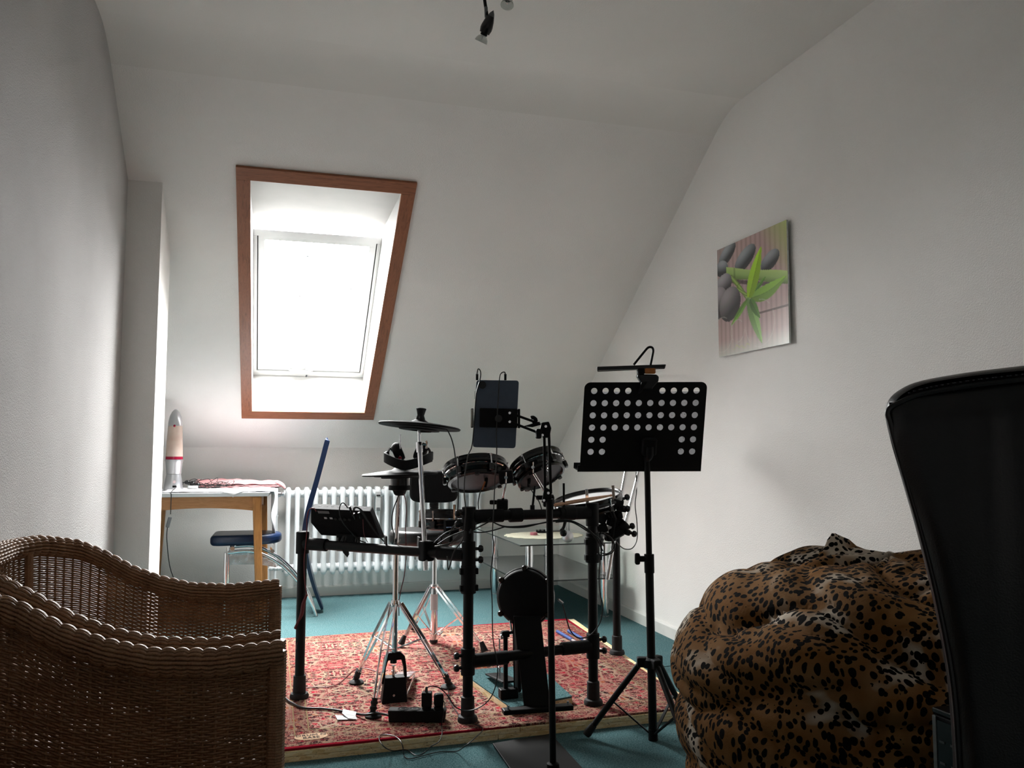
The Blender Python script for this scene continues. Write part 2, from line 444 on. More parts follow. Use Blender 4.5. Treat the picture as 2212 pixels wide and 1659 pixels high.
# daylight portal over the roof opening (guides sampling only)
pl = bpy.data.lights.new('window_portal', 'AREA'); pl.shape = 'RECTANGLE'; pl.size = .78; pl.size_y = 1.3; pl.cycles.is_portal = True
po = bpy.data.objects.new('window_portal', pl); COL.objects.link(po)
ctr = rpt((RX0+RX1)/2, .5, -.06); zdir = -nn  # light shines along -Z
zax = -nn; xax = Vector((1, 0, 0)); yax = zax.cross(xax)
po.matrix_world = Matrix(((xax.x, yax.x, zax.x, ctr.x), (xax.y, yax.y, zax.y, ctr.y), (xax.z, yax.z, zax.z, ctr.z), (0, 0, 0, 1)))
# ================================================================== wicker armchairs
n = NT('wicker'); v = n.coord()
no = n.noise(v, 22, 3); n2 = n.noise(v, 350, 2)
c0 = n.ramp(no.outputs['Fac'], [(.3, hexc('#7a563c')), (.7, hexc('#a98262'))])
n.set(color=n.mix(.35, c0, n.ramp(n2.outputs['Fac'], [(.3, hexc('#5a3d2a')), (.7, hexc('#c09c78'))])), rough=.5, spec=.35)
M['wicker'] = n.m
def chair_plan(k, yf, yn, inset=0.0):
    """k in metres along the U from the far arm's front end; returns x, y, nx, ny arrays"""
    xf, xb, R = .03, -.605+inset, .21
    pts = []
    yA, yB = yf-inset, yn+inset
    L1 = xf-(xb+R); L2 = R*math.pi/2; L3 = yA-yB-2*R; tot = 2*L1+2*L2+L3
    x = np.zeros_like(k); y = np.zeros_like(k); nx = np.zeros_like(k); ny = np.zeros_like(k)
    kk = k*1.0
    a = kk < L1; x[a] = xf-kk[a]; y[a] = yA; ny[a] = 1
    b = (kk >= L1) & (kk < L1+L2); t = (kk[b]-L1)/R
    x[b] = xb+R-R*np.sin(t); y[b] = yA-R+R*np.cos(t); nx[b] = -np.sin(t); ny[b] = np.cos(t)
    c = (kk >= L1+L2) & (kk < L1+L2+L3); x[c] = xb; y[c] = yA-R-(kk[c]-L1-L2); nx[c] = -1
    d = (kk >= L1+L2+L3) & (kk < L1+2*L2+L3); t = (kk[d]-L1-L2-L3)/R
    x[d] = xb+R-R*np.cos(t); y[d] = yB+R-R*np.sin(t); nx[d] = -np.cos(t); ny[d] = -np.sin(t)
    e = kk >= L1+2*L2+L3; x[e] = xb+R+(kk[e]-(L1+2*L2+L3)); y[e] = yB; ny[e] = -1
    return x, y, nx, ny, tot
def chair_top(x):
    return np.interp(x, [-.62, -.56, -.48, -.42, -.35, -.28, -.2, -.1, .03], [.785, .785, .765, .735, .692, .662, .640, .632, .640])
def strands(P, rad_n, rad_z, N, Z):
    """P: rows x samples x 3 -> triangular section strands"""
    R_, S_, _ = P.shape
    o = [N*rad_n, -N*rad_n*.5+Z*rad_z, -N*rad_n*.5-Z*rad_z]
    V = np.stack([P+q for q in o], axis=2)
    V = V.reshape(-1, 3)
    r, s = np.meshgrid(np.arange(R_), np.arange(S_-1), indexing='ij')
    b0 = (r*S_+s)*3; b1 = b0+3
    F = []
    for k in range(3):
        k2 = (k+1) % 3
        F.append(np.stack([b0+k, b0+k2, b1+k2, b1+k], -1).reshape(-1, 4))
    return V, np.concatenate(F)
def mesh_np(name, V, F):
    me = bpy.data.meshes.new(name)
    me.vertices.add(len(V)); me.vertices.foreach_set('co', V.astype(np.float32).ravel())
    me.loops.add(F.size); me.loops.foreach_set('vertex_index', F.astype(np.int32).ravel())
    me.polygons.add(len(F)); me.polygons.foreach_set('loop_start', (np.arange(len(F))*F.shape[1]).astype(np.int32))
    try: me.polygons.foreach_set('loop_total', np.full(len(F), F.shape[1], np.int32))
    except Exception: pass
    me.update(calc_edges=True); return me
def wicker_chair(yf, yn, label):
    root = thing('wicker_armchair', label, 'armchair', (-.28, (yf+yn)/2, 0), 'wicker armchairs side by side')
    _, _, _, _, tot = chair_plan(np.array([0.]), yf, yn)
    pitch = .0215; k = np.arange(0, tot, pitch/4); rows = 132
    x, y, nx, ny, _ = chair_plan(k, yf, yn)
    top = chair_top(x)-.02; bot = np.full_like(x, .035)
    P = np.zeros((rows, len(k), 3)); N = np.zeros_like(P); Zv = np.zeros_like(P); Zv[..., 2] = 1
    N[..., 0] = nx; N[..., 1] = ny
    j = np.arange(rows)[:, None]; vv = (j/(rows-1))
    z = bot+(top-bot)*vv
    flare = (.035*(1-vv))       # narrower towards the floor
    ph = np.sin(np.pi*k/pitch)[None, :]*np.where(j % 2 == 0, 1, -1)
    off = ph*.0026-flare
    P[..., 0] = x+nx*off; P[..., 1] = y+ny*off; P[..., 2] = z
    V, F = strands(P, .0018, .0023, N, Zv)
    c = np.array([-.28, (yf+yn)/2, 0])
    o = link('woven_shell', mesh_np('woven_shell', V-c, F), M['wicker'], root, c); o['kind'] = 'stuff'
    # stakes
    mb = MB(); ks = np.arange(pitch/2, tot, pitch)
    x, y, nx, ny, _ = chair_plan(ks, yf, yn); tp = chair_top(x)
    for a, b, p, q, t in zip(x, y, nx, ny, tp):
        mb.tube([(a-p*.035, b-q*.035, .03), (a, b, t-.02)], .0026, 4)
    o = mb.build('stakes', M['wicker'], root); o['kind'] = 'stuff'
    # rolled rim: strands bulging between binders
    pr = .024; k = np.arange(0, tot, pr/5); x, y, nx, ny, _ = chair_plan(k, yf, yn); tp = chair_top(x)
    ang = np.radians(np.linspace(-70, 250, 17))[:, None]; bulge = .0045*np.abs(np.sin(np.pi*k/pr))**.6
    R = .021+bulge[None, :]; N = np.zeros((17, len(k), 3)); Pp = np.zeros_like(N); Z = np.zeros_like(N)
    N[..., 0] = np.cos(ang)*nx; N[..., 1] = np.cos(ang)*ny; N[..., 2] = np.sin(ang)
    Z[..., 0] = -np.sin(ang)*nx; Z[..., 1] = -np.sin(ang)*ny; Z[..., 2] = np.cos(ang)
    Pp[..., 0] = x; Pp[..., 1] = y; Pp[..., 2] = tp-.012
    V, F = strands(Pp+N*R[..., None], .0022, .0045, N, Z)
    o = link('rolled_rim', mesh_np('rolled_rim', V-c, F), M['wicker'], root, c); o['kind'] = 'stuff'
    # dark core pole inside the rim and frame posts behind the weave
    mb = MB(); kk = np.arange(0, tot, .04); x, y, nx, ny, _ = chair_plan(kk, yf, yn)
    mb.tube([(a, b, t-.014) for a, b, t in zip(x, y, chair_top(x))], .018, 8)
    mb.build('rim_pole', M['wicker'], root, smooth=True)
    for kq in (.012, .66, tot-.66, tot-.012):
        x, y, nx, ny, _ = chair_plan(np.array([kq]), yf, yn); x, y, p, q = x[0], y[0], nx[0], ny[0]
        m = MB(); edge = kq < .05 or kq > tot-.05
        if edge:   # bound front edge: closely wrapped strands
            t = float(chair_top(np.array([x]))[0]); nst = int(t/.0026)
            pts = [(x+.002, y-q*.030*(1-i/nst), .01+(t-.012)*i/nst) for i in range(nst)]
            m.tube(pts, [.0185 if i % 2 else .0165 for i in range(nst)], 8)
            m.build('front_edge', M['wicker'], root)
        else:
            t = float(chair_top(np.array([x]))[0])
            m.tube([(x-p*.050, y-q*.050, .0), (x-p*.014, y-q*.014, t-.02)], .010, 8)
            m.build('frame_post', M['wicker'], root, smooth=True)
    kk = np.arange(0, tot, .05); x, y, nx, ny, _ = chair_plan(kk, yf, yn, .06); x = np.minimum(x, .0)
    MB().prism([(a, b, .34) for a, b in zip(x, y)], (0, 0, .035)).build('seat_deck', M['wicker'], root)
    m = MB()
    for i in range(70): m.box((.012+(.002 if i % 2 else 0), (yf+yn)/2, .04+i*.0046), (.005, yf-yn-.09, .0038))
    o = m.build('front_apron', M['wicker'], root); o['kind'] = 'stuff'
    return root
wicker_chair(2.45, 1.765, 'brown wicker tub armchair, the farther of the pair, beside the rug')
wicker_chair(1.675, .99, 'brown wicker tub armchair, the nearer of the pair, filling the bottom left corner')

# ================================================================== platform, rug
n = NT('strand_board'); v = n.coord('Object', (14, 14, 60), (0, 0, .3))
vo = n.n('ShaderNodeTexVoronoi', feature='F1'); vo.inputs['Scale'].default_value = 2.2; n.l(v, vo.inputs['Vector'])
no = n.noise(v, 4, 4, .6, 1.5)
n.set(color=n.mix(n.ramp(no.outputs['Fac'], [(.58, (0, 0, 0)), (.70, (1, 1, 1))]), n.ramp(vo.outputs['Color'], [(.1, hexc('#e0c48c')), (.5, hexc('#f3dfb0')), (.9, hexc('#faeccb'))]), hexc('#7a5c36')), rough=.7)
n.bump(vo.outputs['Distance'], .3, .001); M['osb'] = n.m
plat = thing('strand_board_platform', 'low platform of two layers of pale strand board under the red rug', 'platform', (.8, 3.7, 0))
PA_, PB_, PC_, PD_ = Vector((-.02, 2.868, 0)), Vector((1.60, 2.905, 0)), Vector((1.715, 4.605, 0)), Vector((.02, 4.53, 0))
def qz(a, z0, z1, mat, nm, par, grow=0, seams=1):
    c = sum(a, Vector())/4; q = [p+(p-c).normalized()*grow for p in a]
    return MB().hexa([p+Vector((0, 0, z0)) for p in q], [p+Vector((0, 0, z1)) for p in q]).build(nm, mat, par, bevel=.0012)
for z0, z1, sp in ((0, .0165, .5), (.0175, .034, .55)):
    for u0, u1 in ((0, sp-.0008), (sp+.0008, 1)):
        a = [PA_.lerp(PB_, u0), PA_.lerp(PB_, u1), PD_.lerp(PC_, u1), PD_.lerp(PC_, u0)]
        qz(a, z0, z1, M['osb'], 'board', plat)
# rug: an all-over oriental print
n = NT('oriental_rug'); tc = n.n('ShaderNodeTexCoord'); mp = n.n('ShaderNodeMapping'); n.l(tc.outputs['Object'], mp.inputs['Vector'])
sep = n.n('ShaderNodeSeparateXYZ'); n.l(mp.outputs['Vector'], sep.inputs[0])
def tri(x, s):  # mirror repeat
    return n.math('PINGPONG', n.math('ADD', x, 40.0), s)
px, py = tri(sep.outputs['X'], .21), tri(sep.outputs['Y'], .26)
cmb = n.n('ShaderNodeCombineXYZ'); n.l(px, cmb.inputs[0]); n.l(py, cmb.inputs[1])
na = n.noise(cmb.outputs[0], 18, 4, .62, 1.4); nb = n.noise(cmb.outputs[0], 42, 3, .6, 2.0); ncc = n.noise(mp.outputs['Vector'], 3.0, 3, .5)
vo = n.n('ShaderNodeTexVoronoi', feature='DISTANCE_TO_EDGE'); vo.inputs['Scale'].default_value = 15; n.l(cmb.outputs[0], vo.inputs['Vector'])
vf = n.n('ShaderNodeTexVoronoi', feature='F1'); vf.inputs['Scale'].default_value = 24; n.l(cmb.outputs[0], vf.inputs['Vector'])
base = n.ramp(na.outputs['Fac'], [(.41, hexc('#15121a')), (.46, hexc('#4c1622')), (.505, hexc('#962838')), (.535, hexc('#b8a392')), (.565, hexc('#8c2636')), (.61, hexc('#1b1820'))])
cell = n.mix(n.ramp(vf.outputs['Distance'], [(.26, (1, 1, 1)), (.32, (0, 0, 0))]), base, n.ramp(vf.outputs['Color'], [(.2, hexc('#a82a3c')), (.4, hexc('#b5a190')), (.55, hexc('#1b1820')), (.82, hexc('#9c5a36'))], 'CONSTANT'))
line = n.ramp(nb.outputs['Fac'], [(.485, (0, 0, 0)), (.497, (1, 1, 1)), (.517, (1, 1, 1)), (.53, (0, 0, 0))])
c1 = n.mix(line, cell, hexc('#b39f8c'))
edge = n.ramp(vo.outputs['Distance'], [(.03, (1, 1, 1)), (.06, (0, 0, 0))])
c2 = n.mix(edge, c1, hexc('#a08c78'))
c3 = n.mix(n.ramp(ncc.outputs['Fac'], [(.45, (0, 0, 0)), (.65, (.35, .35, .35))]), c2, hexc('#a02434'))
# borders by distance from the edges (object space, rug about 1.66 x 1.66)
ax = n.math('ABSOLUTE', sep.outputs['X']); ay = n.math('ABSOLUTE', sep.outputs['Y'])
dd = n.math('MINIMUM', n.math('SUBTRACT', .832, ax), n.math('SUBTRACT', .838, ay))
bcol = n.ramp(nb.outputs['Fac'], [(.38, hexc('#241f22')), (.46, hexc('#4a2730')), (.5, hexc('#b99c78')), (.53, hexc('#7c2731')), (.6, hexc('#2a2427'))])
inb = n.ramp(dd, [(.0, (1, 1, 1)), (.155, (1, 1, 1)), (.16, (0, 0, 0))], 'LINEAR')
bm_ = n.math('LESS_THAN', dd, .16); c4 = n.mix(n.math('MULTIPLY', bm_, .45), c3, bcol)
def stripe(c, lo, hi, col):
    m_ = n.math('MULTIPLY', n.math('GREATER_THAN', dd, lo), n.math('LESS_THAN', dd, hi)); return n.mix(m_, c, hexc(col))
c5 = stripe(c4, .158, .163, '#8a7a5c'); c5 = stripe(c5, .110, .114, '#8a7a5c'); c5 = stripe(c5, .046, .050, '#7d3038'); c5 = stripe(c5, -.1, .012, '#8c1f2e')
n.set(color=c5, rough=1, spec=0.0); n.bump(n.noise(mp.outputs['Vector'], 500, 2).outputs['Fac'], .5, .003)
M['rug'] = n.m
rc = sum((PA_, PB_, PC_, PD_), Vector())/4
RG = [p+(rc-p).normalized()*.0 for p in (Vector((-.005, 2.874, 0)), Vector((1.585, 2.912, 0)), Vector((1.668, 4.592, 0)), Vector((.03, 4.515, 0)))]
mb = MB(); N_ = 24; vs = []; 
def rp(u, w, z): return RG[0].lerp(RG[1], u).lerp(RG[3].lerp(RG[2], u), w)+Vector((0, 0, z))
mb.hexa([rp(0, 0, .034), rp(1, 0, .034), rp(1, 1, .034), rp(0, 1, .034)], [rp(0, 0, .042), rp(1, 0, .042), rp(1, 1, .042), rp(0, 1, .042)])
rug = mb.build('rug', M['rug'], None, bevel=.003, origin=(.82, 3.72, .034))
tag(rug, 'red oriental patterned rug lying on the strand board platform', 'rug')
RZ = .0425
# woven maker's badge in the near left corner (lettering as in the photograph)
def text_obj(s, size, mat, parent, M4, nm, extr=.0003, align='CENTER', spacing=1.0):
    cu = bpy.data.curves.new(nm, 'FONT'); cu.body = s; cu.size = size; cu.extrude = extr; cu.align_x = align; cu.align_y = 'CENTER'; cu.space_character = spacing; cu.resolution_u = 2
    ob = bpy.data.objects.new(nm+'_tmp', cu); COL.objects.link(ob)
    dg = bpy.context.evaluated_depsgraph_get(); me = bpy.data.meshes.new_from_object(ob.evaluated_get(dg)); bpy.data.objects.remove(ob)
    me.transform(M4); me.name = nm
    V = np.array([v.co[:] for v in me.vertices]); c = Vector(((V[:, 0].min()+V[:, 0].max())/2, (V[:, 1].min()+V[:, 1].max())/2, V[:, 2].min()))
    me.transform(Matrix.Translation(-c)); me.materials.clear()
    return link(nm, me, mat, parent, c)
bc = at(672, 1591, Z=RZ)
mb = MB(); mb.add([bc+Vector((.056*math.cos(a), .034*math.sin(a), h)) for h in (.0, .0008) for a in [2*math.pi*i/24+.13 for i in range(24)]], [tuple(range(24, 48))]+[(i, (i+1) % 24, (i+1) % 24+24, i+24) for i in range(24)])
bg = mb.build('badge', plain('beige_badge', '#c9a584', .9), rug)
for s, dy in (('DRUM N', .0115), ('BASE', -.0125)):
    text_obj(s, .026, plain('badge_lettering', '#2a2224', .9), bg, Matrix.Translation(bc+Vector((0, dy, .0012))), 'lettering')

# carpeted riser block under the bass drum pad
rs = thing('pedal_riser', 'small strand board block with teal carpet top under the bass drum pad', 'board', (1.0, 3.2, RZ))
q = [Vector((.872, 2.998, RZ)), Vector((1.135, 3.07, RZ)), Vector((1.15, 3.55, RZ)), Vector((.80, 3.55, RZ))]
MB().hexa(q, [p+Vector((0, 0, .022)) for p in q]).build('board', M['osb'], rs, bevel=.001)
MB().hexa([p+Vector((0, 0, .0222)) for p in q], [p+Vector((0, 0, .029)) for p in q]).build('carpet_layer', M['carpet'], rs, bevel=.002)
RZ2 = RZ+.0295
# ================================================================== table by the alcove
tb = thing('kitchen_table', 'small wooden table with a white top by the radiator', 'table', (-.35, 5.45, 0))
TZ = .76
TQ = [Vector((-.78, 5.20, 0)), Vector((-.002, 5.155, 0)), Vector((.035, 5.74, 0)), Vector((-.74, 5.79, 0))]
def tpt(u, w, z=0): return TQ[0].lerp(TQ[1], u).lerp(TQ[3].lerp(TQ[2], u), w)+Vector((0, 0, z))
MB().hexa([tpt(.01, .01, TZ-.024), tpt(.985, .01, TZ-.024), tpt(.985, .99, TZ-.024), tpt(.01, .99, TZ-.024)], [tpt(0, 0, TZ), tpt(1, 0, TZ), tpt(1, 1, TZ), tpt(0, 1, TZ)]).build('tabletop', M['white_top'], tb, bevel=.003)
LU = (.11, .90); LW = (.10, .88)
legs = {}
for i, u in enumerate(LU):
    for j, w in enumerate(LW):
        a = tpt(u, w, TZ-.026); out = (a-tpt(.5, .5, TZ-.026)); out.z = 0
        b = a+Vector((.03 if u > .5 else -.03, .02 if w > .5 else -.02, 0)); b.z = 0
        s1, s0 = .027, .018
        MB().hexa([b+Vector(q) for q in ((-s0, -s0, 0), (s0, -s0, 0), (s0, s0, 0), (-s0, s0, 0))], [a+Vector(q) for q in ((-s1, -s1, 0), (s1, -s1, 0), (s1, s1, 0), (-s1, s1, 0))]).build('leg', M['beech_leg'], tb, bevel=.008, seg=3)
def apron(u0, w0, u1, w1):
    a, b = tpt(u0, w0), tpt(u1, w1); d = (b-a).normalized(); sd = Vector((-d.y, d.x, 0))*.009; m = MB(); N = 14
    top = []; bot = []
    for i in range(N+1):
        t = i/N; p = a.lerp(b, t); dz = .088-.022*math.sin(math.pi*t)**.8
        top.append(p+Vector((0, 0, TZ-.026))); bot.append(p+Vector((0, 0, TZ-.026-dz)))
    poly = top+bot[::-1]
    m.prism([p-sd for p in poly], sd*2); m.build('apron', M['beech'], tb)
apron(LU[0], LW[0], LU[1], LW[0]); apron(LU[0], LW[1], LU[1], LW[1]); apron(LU[0], LW[0], LU[0], LW[1]); apron(LU[1], LW[0], LU[1], LW[1])

# tablecloth: crumpled white cloth with a hanging corner on the right and a point over the front edge
M['cloth_w'] = plain('white_cotton', '#d4d4d6', .9, nscale=25, var=.05, bump=.3, bscale=400)
M['cloth_p'] = plain('dusky_pink_cloth', '#b07f80', .95, nscale=30, var=.08, bump=.4, bscale=500)
def cloth_grid(nu, nv, fn, name, mat, parent=None, th=.002):
    m = MB(); vs = [fn(i/(nu-1), j/(nv-1)) for j in range(nv) for i in range(nu)]
    m.add(vs, [(j*nu+i, j*nu+i+1, (j+1)*nu+i+1, (j+1)*nu+i) for j in range(nv-1) for i in range(nu-1)])
    return m.build(name, mat, parent, smooth=180, solid=th)
def tcf(s, t):
    u = .22+s*.98; w = -.03+t*1.0
    # front edge irregular: point at s about .68
    w0 = .03-.10*max(0, 1-abs(s-.52)/.10); w = w0+(1-w0)*t*.96
    p = tpt(min(u, 1.0), max(w, 0), TZ+.003)
    over = max(0, u-1.0)*.78          # hanging part on the right edge
    if over > 0:
        drop = min(over*1.15, .34); k = max(0, (.38-abs(t-.42))/.38)
        p.x += .012+.012*math.sin(t*22); p.z -= drop*k*1.9
    if w < 0: p += Vector((0, -.004, -abs(w)*.9*.58))
    p.z += .004*abs(noise.noise(Vector((u*14, w*14, 0))))+ (.010*abs(noise.noise(Vector((u*6, w*9, 3)))) if over == 0 else 0)
    p.y += .006*noise.noise(Vector((u*9, p.z*20, 1)))
    return p
tag(cloth_grid(70, 44, tcf, 'tablecloth', M['cloth_w']), 'crumpled white cloth on the small wooden table, one corner hanging down', 'tablecloth')
# folded pink cloth on the white one
def pk(layer):
    def f(s, t):
        p = Vector((-.46+.50*s, 5.62+.15*t-.02*s, TZ+.010+layer*.009))
        p.x += .012*noise.noise(Vector((s*4, t*4, layer*3.1))); p.z += .018*abs(noise.noise(Vector((s*5, t*6, layer))))
        if layer == 2: p.z += .022*math.sin(min(1, t*1.3)*math.pi/2)*(1.25-.7*s)
        if layer == 0: p.y -= .03*abs(noise.noise(Vector((s*7, 2, 5)))); p.x = -.50+(p.x+.46)*1.16; 
        return p
    return f
pkr = thing('pink_cloth', 'folded dusky pink cloth lying on the white tablecloth', 'cloth', (-.2, 5.68, TZ+.01))
for L in range(3): cloth_grid(36, 12, pk(L), 'cloth_fold', M['cloth_p'], pkr, .004)
m = MB(); m.tube([(.0, 5.64, TZ+.03), (.04, 5.62, TZ+.038), (.075, 5.60, TZ+.022), (.09, 5.59, TZ-.0)], [.012, .016, .014, .006], 8, 4); m.build('cloth_end', M['cloth_p'], pkr, smooth=True)

# lava lamp
lp = at(374, 1059, Z=TZ+.002); lp.z = TZ+.003
ll = thing('lava_lamp', 'silver lava lamp with pale pink liquid on the wooden table', 'lamp', lp)
M['silver'] = NT('silver_paint').set(color=hexc('#b9babd'), metal=.75, rough=.32).m
nlq = NT('lava_liquid'); vq = nlq.coord(); q = nlq.noise(vq, 12, 2)
nlq.set(color=nlq.ramp(q.outputs['Fac'], [(.3, hexc('#cdb3a4')), (.7, hexc('#dccabf'))]), rough=.12, trans=.25); M['liquid'] = nlq.m
M['wax'] = plain('red_wax', '#8e1030', .2, nscale=20, var=.1)
MB().lathe([(.056, 0), (.058, .004), (.048, .065), (.042, .098)], lp, seg=40).build('base', M['silver'], ll, smooth=True)
MB().lathe([(.041, .0985), (.043, .100), (.050, .172), (.053, .182), (.053, .188)], lp, seg=40).build('collar', M['silver'], ll, smooth=True)
MB().lathe([(.0515, .1885), (.0505, .206)], lp, seg=40).build('wax_layer', M['wax'], ll, smooth=True)
MB().lathe([(.0505, .2062), (.047, .30), (.0415, .395)], lp, seg=40).build('liquid', M['liquid'], ll, smooth=True)
MB().lathe([(.0425, .3952), (.041, .42), (.034, .455), (.022, .482), (.008, .497), (.0, .499)], lp, seg=40).build('cap', M['silver'], ll, smooth=True)
MB().ball(lp+Vector((0, -.040, .395)), .008, 10, 6).build('wax_drop', M['wax'], ll, smooth=True)
MB().cyl(lp+Vector((.010, -.048, .052)), lp+Vector((.011, -.0555, .052)), .009).build('switch_button', plain('pink_button', '#b7a3a5', .5), ll)
MB().box(lp+Vector((.012, -.056, .024)), (.022, .012, .012)).build('socket', M['black_matt'], ll, bevel=.002)
cp = lp+Vector((.014, -.062, .026))
e = Vector((cp.x+.012, TQ[0].y-.028, TZ-.02))
MB().tube([cp, cp+Vector((.012, -.014, -.004)), Vector((e.x, e.y, TZ+.008)), e, e+Vector((0, 0, -.10))], .0025, 8, 6).build('cord', M['cable'], ll, smooth=True)
MB().box(e+Vector((-.008, 0, -.145)), (.02, .014, .062), Euler((0, .22, 0)).to_matrix()).build('inline_switch', M['grey_plastic'], ll, bevel=.004)
MB().tube([e+Vector((-.015, 0, -.175)), (e.x-.02, e.y+.05, .48), (e.x-.0, e.y+.12, .3), (e.x+.06, e.y+.2, .15), (e.x+.1, e.y+.24, .006)], .0025, 8, 6).build('cord', M['cable'], ll, smooth=True)
# tangle of cables beside the lamp and a small white box
rnd = random.Random(5)
ct = thing('cable_tangle', 'tangle of thin black cables on the tablecloth beside the lava lamp', 'cable', lp+Vector((.13, .02, .006)))
for q in range(7):
    c = lp+Vector((.09+.035*q, .05+.02*rnd.random(), .016)); pts = []
    for i in range(9):
        a = i*1.25+q; pts.append(c+Vector((.055*math.cos(a)+.01*rnd.random(), .04*math.sin(a), max(-.004, .016*math.sin(a*1.7+q)+.016+(.024 if q < 4 else .004)*math.sin(a*.7+q)))))
    MB().tube(pts, .0018, 6, 6).build('cable_loop', M['cable'], ct, smooth=True)
for q in range(3): MB().ball(lp+Vector((.075+.03*q, .05, .045-.008*q)), .017, 12, 6, (1, .7, .8)).build('plug', M['black_gloss'], ct, smooth=True)
wb = MB().box(lp+Vector((.115, -.012, .018)), (.06, .03, .016), .1).build('adapter', M['white_plastic'], None, bevel=.003)
tag(wb, 'small white adapter box lying at the foot of the lava lamp', 'adapter')

# ================================================================== blue cantilever-look chair
bl = thing('dining_chair', 'blue leather dining chair with chrome legs and tall curved back', 'chair', (0, 5.35, 0))
M['blue'] = plain('blue_leather', '#11223f', .35, spec=.45, nscale=40, var=.1, bump=.15, bscale=500)
def outline_prism(pts2, y0, y1, nm, mat, par, **k):
    return MB().prism([Vector((x, y0, z)) for x, z in pts2], (0, y1-y0, 0)).build(nm, mat, par, **k)
# seat: rounded rear
sp = []
for i in range(17):
    a = -math.pi/2+math.pi*i/16; sp.append(Vector((-.11+.185*math.cos(a), 5.43+.165*math.sin(a), .438)))
sp += [Vector((-.30, 5.60, .438)), Vector((-.335, 5.575, .438)), Vector((-.34, 5.285, .438)), Vector((-.30, 5.262, .438))]
MB().prism(sp, (0, 0, .062)).build('seat', M['blue'], bl, smooth=True, bevel=.022, seg=4)
# curved back blade sweeping to the floor: profile in XZ swept across Y
prof = [(.345, 1.075), (.338, 1.06), (.312, .95), (.275, .80), (.238, .66), (.220, .56), (.214, .48), (.222, .40), (.245, .28), (.285, .14), (.33, .02)]
prof = [(p.x, p.z) for p in spline([Vector((x, 0, z)) for x, z in prof], 4)[0]]
m = MB(); n_ = len(prof)
ring_ = []
for i, (x, z) in enumerate(prof):
    a = prof[max(0, i-1)]; b = prof[min(n_-1, i+1)]; d = Vector((b[0]-a[0], 0, b[1]-a[1])).normalized(); nr = Vector((-d.z, 0, d.x))
    t = i/(n_-1); hw = (.20-.05*max(0, t-.45)-.03*max(0, (.06-t)/.06)) if t < .55 else .195-.15*(t-.55)/.45
    th = .0155*(1 if t < .55 else 1-.5*(t-.55)/.45)
    for sy in (-1, 1):
        pass
    yc = 5.40
    ring_ += [Vector((x, yc-hw, z))-nr*th, Vector((x, yc+hw, z))-nr*th, Vector((x, yc+hw, z))+nr*th, Vector((x, yc-hw, z))+nr*th]
for p in ring_: p.x += (p.y-5.40)*.058
m.add(ring_, [(i*4+k, i*4+(k+1) % 4, (i+1)*4+(k+1) % 4, (i+1)*4+k) for i in range(n_-1) for k in range(4)]+[(3, 2, 1, 0), tuple((n_-1)*4+k for k in range(4))])
m.build('backrest', M['blue'], bl, smooth=60, bevel=.009, seg=3)
for yy in (5.255, 5.545):
    arc = [(-.235, .42-.02), (-.10, .405), (.03, .35), (.14, .255), (.22, .15), (.27, .05), (.285, .003)]
    m = MB(); P3 = spline([Vector((x, yy, z)) for x, z in arc], 4)[0]
    m.tube(P3, .0105, 10); m.build('chrome_arc', M['chrome'], bl, smooth=True)
    MB().tube([(-.245, yy, .40), (-.245, yy, .0)], .012, 10).build('leg', M['chrome'], bl, smooth=True)
    MB().prism([Vector((-.225, yy, .385)), Vector((-.09, yy, .385)), Vector((.04, yy, .325)), Vector((.045, yy, .305)), Vector((-.06, yy, .325)), Vector((-.225, yy, .33))], (0, .004, 0)).build('side_plate', M['steel'], bl)
MB().tube([(-.21, 5.255, .423), (-.21, 5.545, .423)], .013, 8).build('cross_tube', M['chrome'], bl, smooth=True)
MB().tube([(.02, 5.255, .40), (.02, 5.545, .40)], .013, 8).build('cross_tube', M['chrome'], bl, smooth=True)
for z in (.50, .44): MB().cyl((.205, 5.22, z), (.19, 5.22, z), .008).build('bolt', M['chrome'], bl)

# ================================================================== column radiator
rd = thing('radiator', 'white column radiator under the sloping wall', 'radiator', (.75, 5.87, .12))
RYC = 5.885; z0, z1 = .165, .755
NS = 23; RX0_, PIT = .118, .0605
secs = None
for i in range(NS):
    x = RX0_+i*PIT; m = MB()
    for yy in (-.045, .045):
        m.lathe([(.012, -.0), (.0215, .02), (.019, .05), (.0165, .12), (.0165, .47), (.019, .545), (.0215, .57), (.012, .59)], (x, RYC+yy, z0), seg=10)
    m.box((x, RYC, z0+.035), (.034, .105, .05)); m.box((x, RYC, z1-.035), (.034, .105, .05))
    m.cyl((x-PIT/2, RYC, z0+.045), (x+PIT/2, RYC, z0+.045), .026, seg=12); m.cyl((x-PIT/2, RYC, z1-.045), (x+PIT/2, RYC, z1-.045), .026, seg=12)
    if i == 0:
        secs = m.build('radiator_section', M['radiator'], rd, smooth=50, bevel=.004)
    else:
        c = secs.copy(); COL.objects.link(c); c.parent = rd; c.location = secs.location+Vector((i*PIT, 0, 0)); WL[c.name] = WL[secs.name]+Vector((i*PIT, 0, 0))
MB().lathe([(.004, 0), (.019, .004), (.019, .035), (.012, .04)], (RX0_-.085, RYC, z1-.045), (1, 0, 0), 16).build('valve_knob', M['steel'], rd, smooth=True)
MB().lathe([(.010, 0), (.015, .005), (.015, .02), (.011, .026), (.011, .05)], (RX0_-.045, RYC, z1-.045), (1, 0, 0), 12).build('valve_nut', M['chrome'], rd, smooth=True)
MB().tube([(RX0_-.062, RYC, z1-.045), (RX0_-.075, RYC, z1-.075), (RX0_-.075, RYC, .45), (RX0_-.075, RYC, .02), (RX0_-.075, RYC, .0)], .010, 10).build('pipe', M['radiator'], rd, smooth=True)
